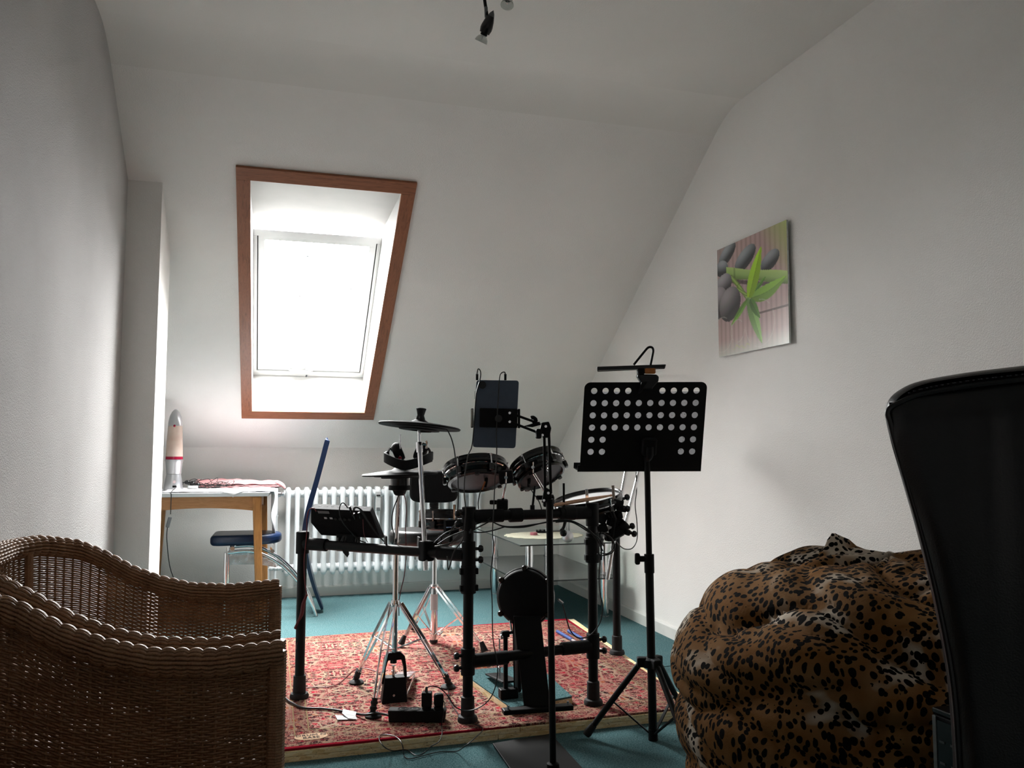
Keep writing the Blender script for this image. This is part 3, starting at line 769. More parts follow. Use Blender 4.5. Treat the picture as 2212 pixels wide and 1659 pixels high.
MB().lathe([(.013, 0), (.013, .008)], (RX0_-.075, RYC, .56), seg=14).build('pipe_ring', M['radiator'], rd)
MB().tube([(RX0_-.03, RYC, z0+.045), (RX0_-.06, RYC, z0+.045), (RX0_-.11, RYC, z0+.05), (RX0_-.12, RYC, z0+.04), (RX0_-.12, RYC, .0)], .011, 10).build('pipe', M['radiator'], rd, smooth=True)
for dx in (.055, .075, .10): MB().ball((RX0_-dx, RYC, z0+.046), .015, 10, 6).build('pipe_fitting', M['radiator'], rd, smooth=True)
MB().cyl((RX0_+(NS-.5)*PIT, RYC, z1-.045), (RX0_+(NS-.5)*PIT+.02, RYC, z1-.045), .018).build('end_plug', M['radiator'], rd)
hx0 = at(817, 1085, Y=RYC-.08)
m = MB(); m.prism([hx0+Vector((-.017, 0, .075)), hx0+Vector((.019, 0, .075)), hx0+Vector((.019, 0, -.06)), hx0+Vector((-.017, 0, -.06))], (0, .02, 0))
hc = m.build('heat_meter', M['white_plastic'], rd, bevel=.004)
MB().box(hx0+Vector((0, -.002, .048)), (.026, .004, .008)).build('meter_display', M['black_matt'], hc)
MB().box(hx0+Vector((0, -.001, -.045)), (.024, .006, .02)).build('meter_cap', M['grey_plastic'], hc, bevel=.002)

# ================================================================== glass corner table
gt = thing('glass_table', 'glass side table with chrome legs and a smoky lower shelf in the corner', 'table', (1.75, 5.25, 0))
gx0, gx1, gy0, gy1, gz, gs = 1.405, 2.03, 4.66, 5.80, .462, .252
def glass_sheet(z, mat, nm):
    return MB().box(((gx0+gx1)/2, (gy0+gy1)/2, z-.004), (gx1-gx0, gy1-gy0, .008)).build(nm, mat, gt, bevel=.001)
glass_sheet(gz, glassy('clear_table_glass', (.86, .93, .90, 1), .12), 'glass_top')
glass_sheet(gs, glassy('smoky_shelf_glass', (.30, .32, .32, 1), .42), 'glass_shelf')
edgem = plain('glass_edge_green', '#0b1512', .15, nscale=20, var=.2)
for z in (gz, gs):
    m = MB(); w = .0012
    m.box(((gx0+gx1)/2, gy0-w/2, z-.004), (gx1-gx0, w, .0072)); m.box((gx0-w/2, (gy0+gy1)/2, z-.004), (w, gy1-gy0, .0072))
    m.build('glass_edge', edgem, gt)
for lx, ly in ((gx0+.09, gy0+.11), (gx1-.045, gy0+.13), (gx0+.135, gy1-.07), (gx1-.10, gy1-.07)):
    m = MB(); m.cyl((lx, ly, .004), (lx, ly, gs-.009), .0235, seg=24); m.cyl((lx, ly, gs+.0015), (lx, ly, gz-.0095), .0235, seg=24)
    lg = m.build('leg', M['chrome'], gt, smooth=True)
    for z in (.0, gs-.0095, gs+.001): MB().cyl((lx, ly, z), (lx, ly, z+.005), .026, seg=24).build('leg_ring', M['steel'], lg, smooth=True)
# doily
dc = at(1175, 1156, Z=gz+.001)
pts = []
for i in range(96):
    a = 2*math.pi*i/96; r = 1+.07*abs(math.sin(a*9)); pts.append(dc+Vector((.245*math.cos(a)*r, .21*math.sin(a)*r, 0)))
dl = MB().prism(pts, (0, 0, .0015)).build('doily', plain('cream_crochet', '#cfccb6', .95, nscale=160, var=.2, bump=.5, bscale=250), None)
tag(dl, 'cream scalloped doily on the glass side table', 'doily')
# silver bud vase with glass tubes
vp_ = at(1226, 1172, Z=gz); vp_.z = gz+.0005
bv = thing('bud_vase', 'round silver bud vase with two glass tubes on the glass table', 'vase', vp_)
MB().ball(vp_+Vector((0, 0, .036)), .036, 28, 16, (1, 1, .98)).build('vase_ball', M['silver'], bv, smooth=True)
gm = glassy('tube_glass', (.8, .84, .84, 1), .25)
for dx in (-.008, .011):
    MB().tube([vp_+Vector((dx, 0, .066)), vp_+Vector((dx*.9, 0, .12)), vp_+Vector((dx*2.4, 0, .17))], .0058, 10, 5).build('glass_tube', gm, bv, smooth=True)
tl_ = at(1153, 1154, Z=gz+.008)
o = MB().cyl(tl_-Vector((0, 0, .006)), tl_+Vector((0, 0, .012)), .024, seg=24).build('candle', plain('pink_wax', '#a8616b', .5), None, bevel=.003)
tag(o, 'small round pink candle on the doily', 'candle')
hb = at(1168, 1151, Z=gz+.003)
hr = thing('hairbrush', 'black bristled brush with a grey handle lying on the doily', 'brush', hb)
m = MB(); rnd = random.Random(2)
m.box(hb+Vector((0, 0, .006)), (.06, .03, .009), -.2)
for i in range(46):
    p = hb+Vector((rnd.uniform(-.03, .03), rnd.uniform(-.016, .016), .01)); m.cyl(p, p+Vector((rnd.uniform(-.003, .003), 0, rnd.uniform(.009, .014))), .0016, .0008, 5)
m.build('bristles', M['black_matt'], hr)
MB().tube([hb+Vector((.02, 0, .004)), hb+Vector((.10, .01, .008)), hb+Vector((.17, .03, .006))], [.006, .005, .006], 8, 3).build('handle', M['grey_plastic'], hr, smooth=True)

# ================================================================== picture on the right wall
def paint(u, w):
    """flat colour of the print at u (0 left .. 1 right) and w (0 top .. 1 bottom)"""
    import math as _m
    s = .5+.5*_m.sin(u*2*_m.pi*15)
    t = s**.25
    c = np.array([.70, .58, .56])*(.75+.25*t)
    if abs(w-.695) < .008 and u > .60: c = np.array([.35, .27, .26])
    f = max(0, (w-.85)/.15); c = c*(1-f*.8)+np.array([.74, .77, .72])*f*.8
    f = max(0, min(1, (u-.62)*2.4-w*1.7)); c = c*(1-f)+np.array([.66, .74, .42])*f
    f = max(0, .35-u-.9*w)*2; f = min(f, .5); c = c*(1-f)+np.array([.5, .47, .45])*f
    def stone(cx, cy, rx, ry, rot, c, col=(.30, .31, .32)):
        dx, dy = u-cx, (w-cy)*1.0; a = _m.cos(rot)*dx+_m.sin(rot)*dy; b = -_m.sin(rot)*dx+_m.cos(rot)*dy
        r = (a/rx)**2+(b/ry)**2
        if r < 1:
            k = .38+1.05*max(0, -b/ry*.75+.35)*(1-r*.45); return np.minimum(1, np.array(col)*k*1.75)
        return c
    c = stone(.16, .075, .15, .075, -.5, c); c = stone(.43, .18, .17, .085, -.45, c); c = stone(.78, .28, .13, .075, -.35, c)
    c = stone(.07, .19, .10, .075, .1, c)
    yl = .21+.26*u
    if u > .14 and abs(w-yl) < .050+.006*_m.sin(u*9):
        k = (w-yl)/.05; c = np.array([.56, .69, .36])*(1.0-.35*max(0, k))+np.array([.15, .13, .1])*max(0, -k*.7)
        if abs(u-.27) < .012: c = c*.8
    if u > .22 and 0 < (w-yl-.052) < .035 and u < .8: c = c*.5
    for (x0, y0, x1, y1, hw) in ((.22, .30, .33, .40, .022), (.33, .40, .45, .53, .02), (.30, .42, .44, .50, .014)):
        L = (x1-x0)**2+(y1-y0)**2; tt = max(0, min(1, ((u-x0)*(x1-x0)+(w-y0)*(y1-y0))/L)); d = _m.hypot(u-x0-tt*(x1-x0), w-y0-tt*(y1-y0))
        if d < hw: c = np.array([.55, .68, .32])*(1.1-d/hw*.5)
    c = stone(.09, .35, .14, .10, -.3, c, (.33, .32, .33)); c = stone(.0, .50, .17, .15, -.2, c, (.32, .30, .31)); c = stone(.19, .54, .17, .15, -.5, c, (.30, .285, .29))
    def leaf(x0, y0, x1, y1, wd, c, col, bias=0):
        L = _m.hypot(x1-x0, y1-y0); ex, ey = (x1-x0)/L, (y1-y0)/L; a = ((u-x0)*ex+(w-y0)*ey)/L; b = -(u-x0)*ey+(w-y0)*ex-bias*_m.sin(_m.pi*max(0, min(1, a)))
        if 0 < a < 1:
            hwd = wd*_m.sin(_m.pi*a**.75)**.8
            if abs(b) < hwd:
                return np.array(col)*(1.15 if b < 0 else .92)*(.85+.25*a)*(1 if abs(b) > .004 else .85)
        return c
    c = leaf(.56, .50, .72, .40, .022, c, (.32, .50, .18)); c = leaf(.50, .545, .985, .455, .065, c, (.46, .64, .22), .03)
    c = leaf(.47, .55, .665, .13, .075, c, (.58, .76, .18))
    c = leaf(.47, .54, .20, .74, .030, c, (.38, .56, .20)); c = leaf(.46, .53, .65, .96, .060, c, (.45, .62, .30)); c = leaf(.49, .55, .63, .74, .04, c, (.28, .44, .16))
    for (cx, cy, r) in ((.30, .80, .10), (.06, .80, .16), (.62, .78, .2)):
        d = abs(_m.hypot(u-cx, (w-cy))-r)
        if d < .004 and (u+w) % .3 < .2: c = c*.6+np.array([.8, .8, .76])*.4
    if .22 < u < .48 and abs(w-.945-.02*_m.sin(u*60)*_m.cos(u*23)) < .004: c = c*.5+np.array([.7, .75, .4])*.5
    return c
def att_mat(name, rough=.2, coat=0):
    n = NT(name); a = n.n('ShaderNodeAttribute', attribute_name='Col'); n.set(color=a.outputs['Color'], rough=rough, coat=coat); return n.m
PY0, PY1, PZ0, PZ1 = 2.995, 3.567, 1.468, 1.998
pc = thing('glass_picture', 'unframed print of dark stones and green bamboo leaves on the right wall', 'picture', (XR-.012, 3.28, PZ0))
NU, NV = 150, 170
uu, ww = np.meshgrid(np.linspace(0, 1, NU+1), np.linspace(0, 1, NV+1))
xf = XR-.0215
V = np.stack([np.full(uu.shape, xf), PY1+(PY0-PY1)*uu, PZ1+(PZ0-PZ1)*ww], -1).reshape(-1, 3)
jj, ii = np.meshgrid(np.arange(NV), np.arange(NU), indexing='ij'); b0 = jj*(NU+1)+ii
F = np.stack([b0, b0+1, b0+NU+2, b0+NU+1], -1).reshape(-1, 4)
c = np.array([XR-.012, 3.28, PZ0]); me = mesh_np('print', V-c, F)
colr = np.ones((len(V), 4), np.float32)
for i in range(len(V)):
    q = paint(float(uu.flat[i]), float(ww.flat[i])); colr[i, :3] = np.clip(q, 0, 1)**1.9
at_ = me.color_attributes.new('Col', 'FLOAT_COLOR', 'POINT'); at_.data.foreach_set('color', colr.ravel())
o = link('print', me, att_mat('printed_glass', .25), pc, c)
MB().box((XR-.017, (PY0+PY1)/2, (PZ0+PZ1)/2), (.008, PY1-PY0, PZ1-PZ0)).build('glass_panel', plain('pale_glass_edge', '#cdd3d0', .3), pc)
for yy in (PY0+.1, PY1-.1): MB().box((XR-.0065, yy, (PZ0+PZ1)/2+.1), (.012, .04, .04)).build('spacer', M['steel'], pc)
# ================================================================== leopard beanbag
n = NT('leopard_plush'); v = n.coord()
wd = n.noise(v, 7, 2); mx = n.n('ShaderNodeMix', data_type='VECTOR'); mx.inputs[0].default_value = .06
n.l(v, mx.inputs[4]); n.l(wd.outputs['Color'], mx.inputs[5])
mpn = n.n('ShaderNodeMapping'); mpn.inputs['Scale'].default_value = (1, 1, .78); n.l(mx.outputs[1], mpn.inputs['Vector'])
vo = n.n('ShaderNodeTexVoronoi', feature='F1'); vo.inputs['Scale'].default_value = 64; vo.inputs['Randomness'].default_value = .75; n.l(mpn.outputs[0], vo.inputs['Vector'])
sz_ = n.noise(v, 5, 2); hair = n.noise(v, 160, 3, .7)
thr = n.math('ADD', n.math('MULTIPLY', sz_.outputs['Fac'], .16), .33)
thr = n.math('ADD', thr, n.math('MULTIPLY', hair.outputs['Fac'], .08))
spot = n.math('LESS_THAN', vo.outputs['Distance'], thr)
big = n.noise(v, 3.4, 3, .5, .6)
basec = n.ramp(big.outputs['Fac'], [(.415, hexc('#c0b4a4')), (.47, hexc('#846240')), (.56, hexc('#765029')), (.68, hexc('#967047'))])
n.set(color=n.mix(spot, basec, hexc('#0a0706')), rough=.9, spec=.1); n.bump(hair.outputs['Fac'], .4, .003)
M['leopard'] = n.m
bb = thing('beanbag', 'leopard print plush beanbag by the right wall behind the black chair', 'beanbag', (1.58, 1.80, 0))
m = MB(); NSG, NRG = 160, 110; cx, cy = 1.578, 1.85
vs = []; rnd = random.Random(3)
def fold(a, t):
    """long soft creases running round the bag, drawn together below the gathered top"""
    p = Vector((math.cos(a)*1.1, math.sin(a)*1.1, t*2.4+.35*math.sin(a*1.3+1)))
    f = noise.noise(p*1.5+Vector((3, 1, 2)))*.5
    w = t*15.0+2.4*noise.noise(Vector((math.cos(a)*1.3, math.sin(a)*1.3, t*1.6+5)))+1.3*math.sin(a+.6)
    r1 = abs(math.sin(w))**.45; r2 = min(1, abs(noise.noise(Vector((math.cos(a)*1.2+4, math.sin(a)*1.2, t*8.5+.8*math.sin(a*2))))*3.0))**.6
    return f, r1, max(0, r2)
for j in range(NRG+1):
    t = j/NRG          # 0 floor edge .. 1 top centre
    for i in range(NSG):
        a = 2*math.pi*i/NSG
        # silhouette radius by height
        if t < .45:
            h = t/.45; z = .40*h; r = .475+.070*math.sin(h*math.pi/2)
            r = r*(1 if h > .06 else .94+1.0*h)
        else:
            h = (t-.45)/.55; z = .40+.335*math.sin(h*math.pi/2)**1.05; r = .545*math.cos(h*math.pi/2)**.66
        f, r1, r2 = fold(a, t)
        k = math.sin(math.pi*min(1, t*1.08))**.5 if t < .93 else .6
        amp = .032*k*(.45+.95*min(1, max(0, (t-.25)/.25)))
        dr = amp*(r1-.7)+.030*k*f+.022*k*(r2-.8)
        z2 = z+(.05*f if t > .45 else 0)+(.030*(r1-.7)+.014*(r2-.8) if t > .62 else 0)
        r = max(0, r+dr*(1 if t < .97 else .2))
        dx = math.cos(a)*r*1.03; dy = math.sin(a)*r*1.06
        vs.append(Vector((min(cx+dx, XR-.018), cy+dy, max(.004, z2))))
m.add(vs, [(j*NSG+i, j*NSG+(i+1) % NSG, (j+1)*NSG+(i+1) % NSG, (j+1)*NSG+i) for j in range(NRG) for i in range(NSG)]+[tuple(range(NSG))[::-1]])
m.build('cover', M['leopard'], bb, smooth=180)
# peaked tuft of gathered fabric at the top
tp = at(1800, 1152, Y=1.98)
m = MB(); vs = []
for j in range(15):
    t = j/14
    for i in range(28):
        a = 2*math.pi*i/28; r = .115*(1-t)**1.1+.003+.015*(1-t)*math.sin(a*4+t*4)
        vs.append(Vector((tp.x+.05*(1-t)+math.cos(a)*r*(1.5+.5*(math.cos(a) > 0)), tp.y+math.sin(a)*r-.04*(1-t), tp.z-.115*(1-t)-.01+(.01 if t > .8 else 0))))
m.add(vs, [(j*28+i, j*28+(i+1) % 28, (j+1)*28+(i+1) % 28, (j+1)*28+i) for j in range(14) for i in range(28)]+[tuple(14*28+i for i in range(28))])
m.build('gathered_top', M['leopard'], bb, smooth=180)

# ================================================================== black leather high-back chair (seen from behind)
M['leather'] = plain('black_leather', '#0d0d10', .33, spec=.5, nscale=30, var=.15, bump=.25, bscale=420)
ch = thing('leather_chair', 'black leather high-back chair cut off by the right edge, seen from behind', 'chair', (1.15, .95, 0))
rt0 = Vector((RGT.x, RGT.y, 0)).normalized(); fwh = Vector((FWD.x, FWD.y, 0)).normalized()
rt = (rt0-fwh*.52).normalized(); bk = Vector((-rt.y, rt.x, 0)); CP0 = at(1911, 895, dep=1.12)
def cp(x, y, d=0):
    r_ = at(x, y, dep=1)-EYE; return EYE+r_*((CP0-EYE).dot(bk)/r_.dot(bk))
# outline of the back shell in the photo's left edge, continued symmetrically beyond the frame; panel faces -Y roughly
edge = [(2062, 1700), (2060, 1640), (2048, 1480), (2020, 1320), (1985, 1170), (1948, 1040), (1922, 950), (1911, 895), (1918, 862), (1945, 838), (1990, 820), (2090, 802), (2212, 787), (2320, 776), (2420, 770)]
edge = [q for q in edge if (cp(*q)-CP0).dot(rt) < .308]
DEP = 1.12
pl_ = [cp(x, y, DEP) for x, y in edge]
axis_x = CP0+rt*.31
def mirror(p):
    d = (axis_x-p).dot(rt); q = p+rt*(2*d); return q
half = spline([p.copy() for p in pl_], 4)[0]
low = [half[0]+Vector((0, 0, -.13))]
full = low+half+[mirror(p) for p in half[::-1]]+[mirror(low[0])]
cen = sum(full, Vector())/len(full)
def grow(P, k): return [p+(cen-p).normalized()*(-k) for p in P]
m = MB(); n_ = len(full)
layers = [(0, -.050), (.004, -.046), (.010, -.030), (.012, .0), (.012, .035), (.004, .058)]
vs = []
for g, off in layers: vs += [p+bk*(.05+off) for p in grow(full, g-.010)]
m.add(vs, [(l*n_+i, l*n_+(i+1) % n_, (l+1)*n_+(i+1) % n_, (l+1)*n_+i) for l in range(len(layers)-1) for i in range(n_)]+[tuple((len(layers)-1)*n_+i for i in range(n_))])
m.build('side_panel', M['leather'], ch, smooth=50)
# rear cushion face: bulging with pleats under the top seam
m = MB(); NU2, NV2 = 120, 90
def inner(u, w):
    # u across 0..1, w height 0..1 ; shrink the outline row by row
    zt = 1.113; zb = full[0].z
    z = zb+(zt-zb)*w
    return z
rows = []
def left_at(z):
    best = None
    for a, b in zip(half[:-1], half[1:]):
        if (a.z-z)*(b.z-z) <= 0 and abs(a.z-b.z) > 1e-6:
            t = (z-a.z)/(b.z-a.z); p = a.lerp(b, t)
            if best is None or (axis_x-p).dot(rt) > (axis_x-best).dot(rt): best = p
    return best if best is not None else half[0]
topz = max(p.z for p in half)
def top_at(s):   # s = distance to axis along rt (positive left)
    for a, b in zip(half[:-1], half[1:]):
        sa, sb = (axis_x-a).dot(rt), (axis_x-b).dot(rt)
        if a.z > topz-.12 and (sa-s)*(sb-s) <= 0 and abs(sa-sb) > 1e-7:
            return a.z+(b.z-a.z)*(s-sa)/(sb-sa)
    return half[-1].z if s < (axis_x-half[-1]).dot(rt)+1e-6 else topz-.05
vs = []
for j in range(NV2+1):
    w = j/NV2
    for i in range(NU2+1):
        u = i/NU2*2-1
        zt0 = full[0].z+(topz-.02-full[0].z)*w
        S = (axis_x-left_at(min(zt0, topz-.06))).dot(rt)-.006
        s = -u*S
        zz = full[0].z+(top_at(min(abs(s), S*.985))-.012-.012*min(1, max(0, (S-abs(s))/.06))-full[0].z)*w
        ed = 1-abs(u); b1 = min(1, ed/.10); b2 = min(1, (1-w)/.07)
        bul = .020*(math.sin(b1*math.pi/2))*(math.sin(b2*math.pi/2))
        pl2 = .0065*math.exp(-((1-w)/.22))*(noise.noise(Vector((s*26, w*1.2, 0)))*1.6+.5*math.sin(s*70+5*noise.noise(Vector((s*5, 0, 0)))))*min(1, (1-w)/.03)
        fold2 = .006*noise.noise(Vector((s*5, w*3.5, 2)))
        p = axis_x-rt*s; p = Vector((p.x, p.y, zz))+bk*(-.003-bul-pl2*b1-fold2*b1*b2)
        vs.append(p)
m.add(vs, [(j*(NU2+1)+i, j*(NU2+1)+i+1, (j+1)*(NU2+1)+i+1, (j+1)*(NU2+1)+i) for j in range(NV2) for i in range(NU2)])
m.build('back_cushion', M['leather'], ch, smooth=180)
def seam(off):
    out = []
    for p in half:
        if p.z < topz-.075: out.append(p+rt*(off*.3)); continue
        k_ = min(1, (p.z-(topz-.075))/.045); out.append(p+rt*(off*.3*(1-k_))+Vector((0, 0, -off*k_)))
    return out
sm1 = seam(.020); MB().tube([p-bk*.004 for p in sm1+[mirror(q) for q in sm1[::-1]]], .0038, 8).build('piping', M['leather'], ch, smooth=True)
m = MB(); st1 = seam(.0125)
for a, b in zip(st1[:-1], st1[1:]):
    if a.z < topz-.04: continue
    L = (b-a).length; q = 0
    while q < L:
        p = a.lerp(b, q/L)-bk*.0005; m.box(p, (.0030, .0012, .0012)); q += .0065
o = m.build('stitching', plain('grey_thread', '#55555c', .6), ch); o['kind'] = 'stuff'
# seat, arms and star base, mostly outside the frame
sc_ = axis_x+bk*.30; sc_.z = 0
ry = math.atan2(rt.y, rt.x)
MB().box((sc_.x, sc_.y, .47), (.46, .44, .13), ry).build('seat', M['leather'], ch, bevel=.04, seg=4)
MB().cyl((sc_.x, sc_.y, .09), (sc_.x, sc_.y, .42), .028).build('gas_lift', M['chrome'], ch, smooth=True)
for i in range(5):
    a = i*2*math.pi/5+.3; e = Vector((sc_.x+.30*math.cos(a), sc_.y+.30*math.sin(a), .06))
    MB().bar((sc_.x, sc_.y, .10), e, .045, .03).build('base_arm', M['black'], ch, bevel=.008)
    MB().cyl(e+Vector((0, -.012, -.032)), e+Vector((0, .012, -.032)), .028).build('caster', M['black_matt'], ch, bevel=.004)
MB().bar(sc_+Vector((0, 0, .42)), Vector((axis_x.x, axis_x.y, .62))+bk*.06, .08, .02).build('back_bracket', M['black'], ch)

# ================================================================== black appliance between beanbag and chair
ap0 = at(2014, 1527, dep=1.60)
ap = thing('speaker_box', 'black box-shaped speaker with a silver edge strip between beanbag and leather chair', 'speaker', (ap0.x+.1, ap0.y+.05, 0))
e1 = Vector((.03, -1, 0)).normalized(); e2 = Vector((-e1.y, e1.x, 0))
A0 = Vector((ap0.x, ap0.y, 0)); zt = ap0.z
def rect(a, l, w, z0, z1, o1=0, o2=0):
    p = a+e1*o1+e2*o2; q = [p, p+e1*l, p+e1*l+e2*w, p+e2*w]
    return MB().hexa([x+Vector((0, 0, z0)) for x in q], [x+Vector((0, 0, z1)) for x in q])
rect(A0, .10, .15, 0, zt-.012).build('cabinet', M['black_matt'], ap, bevel=.003)
rect(A0, .102, .152, zt-.010, zt, -.001, -.001).build('top_plate', M['black_gloss'], ap, bevel=.002)
rect(A0, .009, .003, .01, zt-.014, .001, -.003).build('silver_strip', plain('satin_silver_strip', '#7c807f', .4), ap, bevel=.0008)
rect(A0, .086, .003, .01, zt-.020, .013, -.003).build('front_panel', M['black_gloss'], ap)
for q, zz in enumerate((zt-.06, zt-.10)):
    for k in range(3): rect(A0, .012, .004, zz, zz+.004, .018+.026*k, -.0045).build('button', M['grey_plastic'], ap)

# ================================================================== ceiling spotlights
sp_ = thing('ceiling_spotlight', 'ceiling spotlight bar with black cone heads at the top edge', 'ceiling light', (.62, 2.28, ZC))
clear = glassy('reflector_glass', (.93, .95, .94, 1), .25)
bar_a = at(1020, -60, dep=2.82); bar_b = at(1130, -60, dep=2.82); bar_a.z = bar_b.z = ZC-.05
MB().tube([bar_a, bar_b], .010, 12).build('rail', M['black'], sp_, smooth=True)
MB().lathe([(.055, 0), (.055, -.02), (.045, -.028)], ((bar_a+bar_b)/2)+Vector((0, 0, .05)), seg=28).build('canopy', M['black'], sp_, smooth=True)
MB().cyl((bar_a+bar_b)/2, (bar_a+bar_b)/2+Vector((0, 0, .03)), .009).build('stem', M['black'], sp_, smooth=True)
def spot(top, tip, face, joint):
    """tip = silver tail, face = mouth of the head"""
    ax = (face-tip); L = ax.length
    arm = MB().tube([top, top.lerp(joint, .5)+Vector((-.004, 0, 0)), joint], .0055, 10, 4).build('arm', M['black'], sp_, smooth=True)
    MB().tube([joint+Vector((-.004, 0, .03)), joint+(face-tip)*.06], .0060, 10).build('swivel', M['grey_plastic'], sp_, smooth=True)
    K = .80
    def Q(l): return [(r*K, h*K) for r, h in l]
    hd = MB().lathe(Q([(.0, .0), (.010, .014), (.0145, .026)]), tip, ax, 28, cap=False).build('tail_cap', M['grey_plastic'], sp_, smooth=True)
    MB().lathe(Q([(.0146, .026), (.021, .045), (.0255, .068), (.0260, .080), (.0215, .0985), (.013, .099), (.013, .10)]), tip, ax, 28).build('head', M['black_gloss'], sp_, smooth=40)
    MB().lathe(Q([(.0145, .0992), (.0155, .104), (.014, .108)]), tip, ax, 24).build('lamp_neck', M['black_matt'], sp_, smooth=True)
    b = MB().lathe(Q([(.010, .1085), (.018, .111), (.0265, .124), (.0285, .133), (.0285, .1365), (.0265, .1365), (.0262, .1325), (.024, .125), (.017, .1135), (.009, .1105)]), tip, ax, 28, cap=False, closed=True).build('bulb', clear, sp_, smooth=True)
    MB().cyl(tip+ax.normalized()*.087, tip+ax.normalized()*.102, .0022).build('filament', M['steel'], b)
j1 = at(1047, 24, dep=2.82); spot(Vector((j1.x-.004, j1.y, ZC-.05)), at(1066, 22, dep=2.80), at(1043, 80, dep=2.83), at(1052, 34, dep=2.81))
j2 = at(1096, -50, dep=2.80); spot(Vector((j2.x, j2.y, ZC-.05)), at(1102, -42, dep=2.84), at(1093, 30, dep=2.79), at(1098, -40, dep=2.84))
# ================================================================== electronic drum kit
def img_axis(phi, away):
    """unit axis leaning phi degrees anticlockwise in the picture plane and 'away' from the viewer"""
    p = math.radians(phi); c = math.sqrt(1-away*away)
    f = FWD
    return (UPV*math.cos(p)*c-RGT*math.sin(p)*c+f*away).normalized()
P1, P2, P3, P4 = Vector((.128, 3.44, RZ)), Vector((.702, 2.985, RZ)), Vector((1.212, 3.045, RZ)), Vector((1.612, 3.74, RZ))
rk = thing('drum_rack', 'black tubular drum rack standing on the red rug', 'drum rack', (.85, 3.2, RZ))
def post(p, ztop, nm='post', open_top=True):
    m = MB(); m.cyl(p+Vector((0, 0, .03)), Vector((p.x, p.y, ztop)), .0185, seg=28)
    o = m.build(nm, M['black'], rk, smooth=True)
    MB().lathe([(.036, 0), (.037, .008), (.033, .018), (.025, .022), (.024, .085), (.020, .088)], p, seg=28).build('rubber_foot', M['rubber'], o, smooth=True)
    if open_top: MB().lathe([(.0235, -.055), (.0235, 0), (.019, .0), (.019, -.02)], (p.x, p.y, ztop+.002), seg=28, cap=False).build('collar', M['black_matt'], o, smooth=True)
    return o
post(P1, .688); post(P2, .800, open_top=True); post(P3, .802, open_top=True); post(P4, .70)
def hbar(a, b, r=.0185, nm='crossbar'):
    return MB().cyl(a, b, r, seg=28).build(nm, M['black'], rk, smooth=True)
zl1, zl2 = .642, .632
A1, B1 = Vector((P1.x, P1.y, zl1)), Vector((P2.x, P2.y, zl2))
hbar(A1, B1); TBZ = .772
A2, B2 = Vector((P2.x, P2.y, TBZ)), Vector((P3.x, P3.y, TBZ)); hbar(A2, B2)
A3, B3 = Vector((P2.x, P2.y, .252)), Vector((P3.x, P3.y, .262)); hbar(A3, B3)
A4, B4 = Vector((P3.x, P3.y, .655)), Vector((P4.x, P4.y, .655)); hbar(A4, B4)
def clamp(c, d, L=.075, r=.026, bolts=1):
    """pipe sleeve of a T-clamp along direction d with wing bolts"""
    d = Vector(d).normalized(); o = MB().cyl(Vector(c)-d*L/2, Vector(c)+d*L/2, r, seg=24).build('pipe_clamp', M['black_matt'], rk, smooth=True, bevel=.002)
    return o
def bolt(c, d, par=None, s=1.0):
    d = Vector(d).normalized(); c = Vector(c); m = MB()
    m.cyl(c, c+d*.014*s, .006*s, seg=10); m.lathe([(.004, .010), (.0125, .014), (.0135, .022), (.009, .029), (.001, .031)], c, d, 14)
    return m.build('knob', M['black_gloss'], par or rk, smooth=True)
dl = (B1-A1).normalized(); dt = (B2-A2).normalized(); dr = (B4-A4).normalized(); up = Vector((0, 0, 1))
for p, z, L in ((P1, .645, .085), (P2, .765, .085), (P2, .632, .10), (P2, .252, .095), (P3, .765, .09), (P3, .262, .095), (P3, .655, .08), (P4, .655, .085)):
    clamp((p.x, p.y, z), up, L, .0255)
for p, z, d, L in ((A1, 0, dl, .10), (A2, 0, dt, .12), (B2, 0, -dt, .13), (B1, 0, -dl, .11), (A3, 0, dt, .14), (B3, 0, -dt, .12), (A4, 0, dr, .10), (B4, 0, -dr, .10)):
    clamp(p+d*(L/2+.015), d, L, .0245)
for p, z in ((P2, .785), (P2, .745), (P2, .655), (P2, .615), (P2, .275), (P2, .232), (P3, .285), (P3, .242)):
    sgn = -1 if p is P2 and z < .3 or z > .7 else 1
    bolt(Vector((p.x, p.y, z))+Vector((.024*sgn, -.004, 0)), (sgn, -.15, 0))
# hinged sleeves half-way up the middle posts
for p, z in ((P2, .545), (P3, .63)):
    c = clamp((p.x, p.y, z), up, .10, .0275)
    for dz in (-.03, .03):
        MB().box((p.x+.028, p.y-.006, z+dz), (.012, .02, .022)).build('hinge_lug', M['black'], c, bevel=.002)
        MB().box((p.x-.028, p.y-.006, z+dz), (.012, .02, .022)).build('hinge_lug', M['black'], c, bevel=.002)
# memory locks and wing handles on the top bar
def wing(c, d, h=.075):
    m = MB(); m.tube([c, c+Vector(d)*h], .0045, 10); m.cyl(c-Vector((0, 0, .01)), c+Vector((0, 0, .012)), .009, seg=12); return m.build('clamp_lever', M['black_matt'], rk, smooth=True)
wing(at(1150, 1098, dep=3.16), (.12, 0, 1), .085); wing(at(1218, 1100, dep=3.20), (0, 0, 1), .10)
for x in (1103, 1240): 
    q = at(x, 1113, dep=3.15+.0); clamp(A2.lerp(B2, max(.1, min(.9, (q-A2).dot(B2-A2)/(B2-A2).length_squared))), dt, .05, .0262)

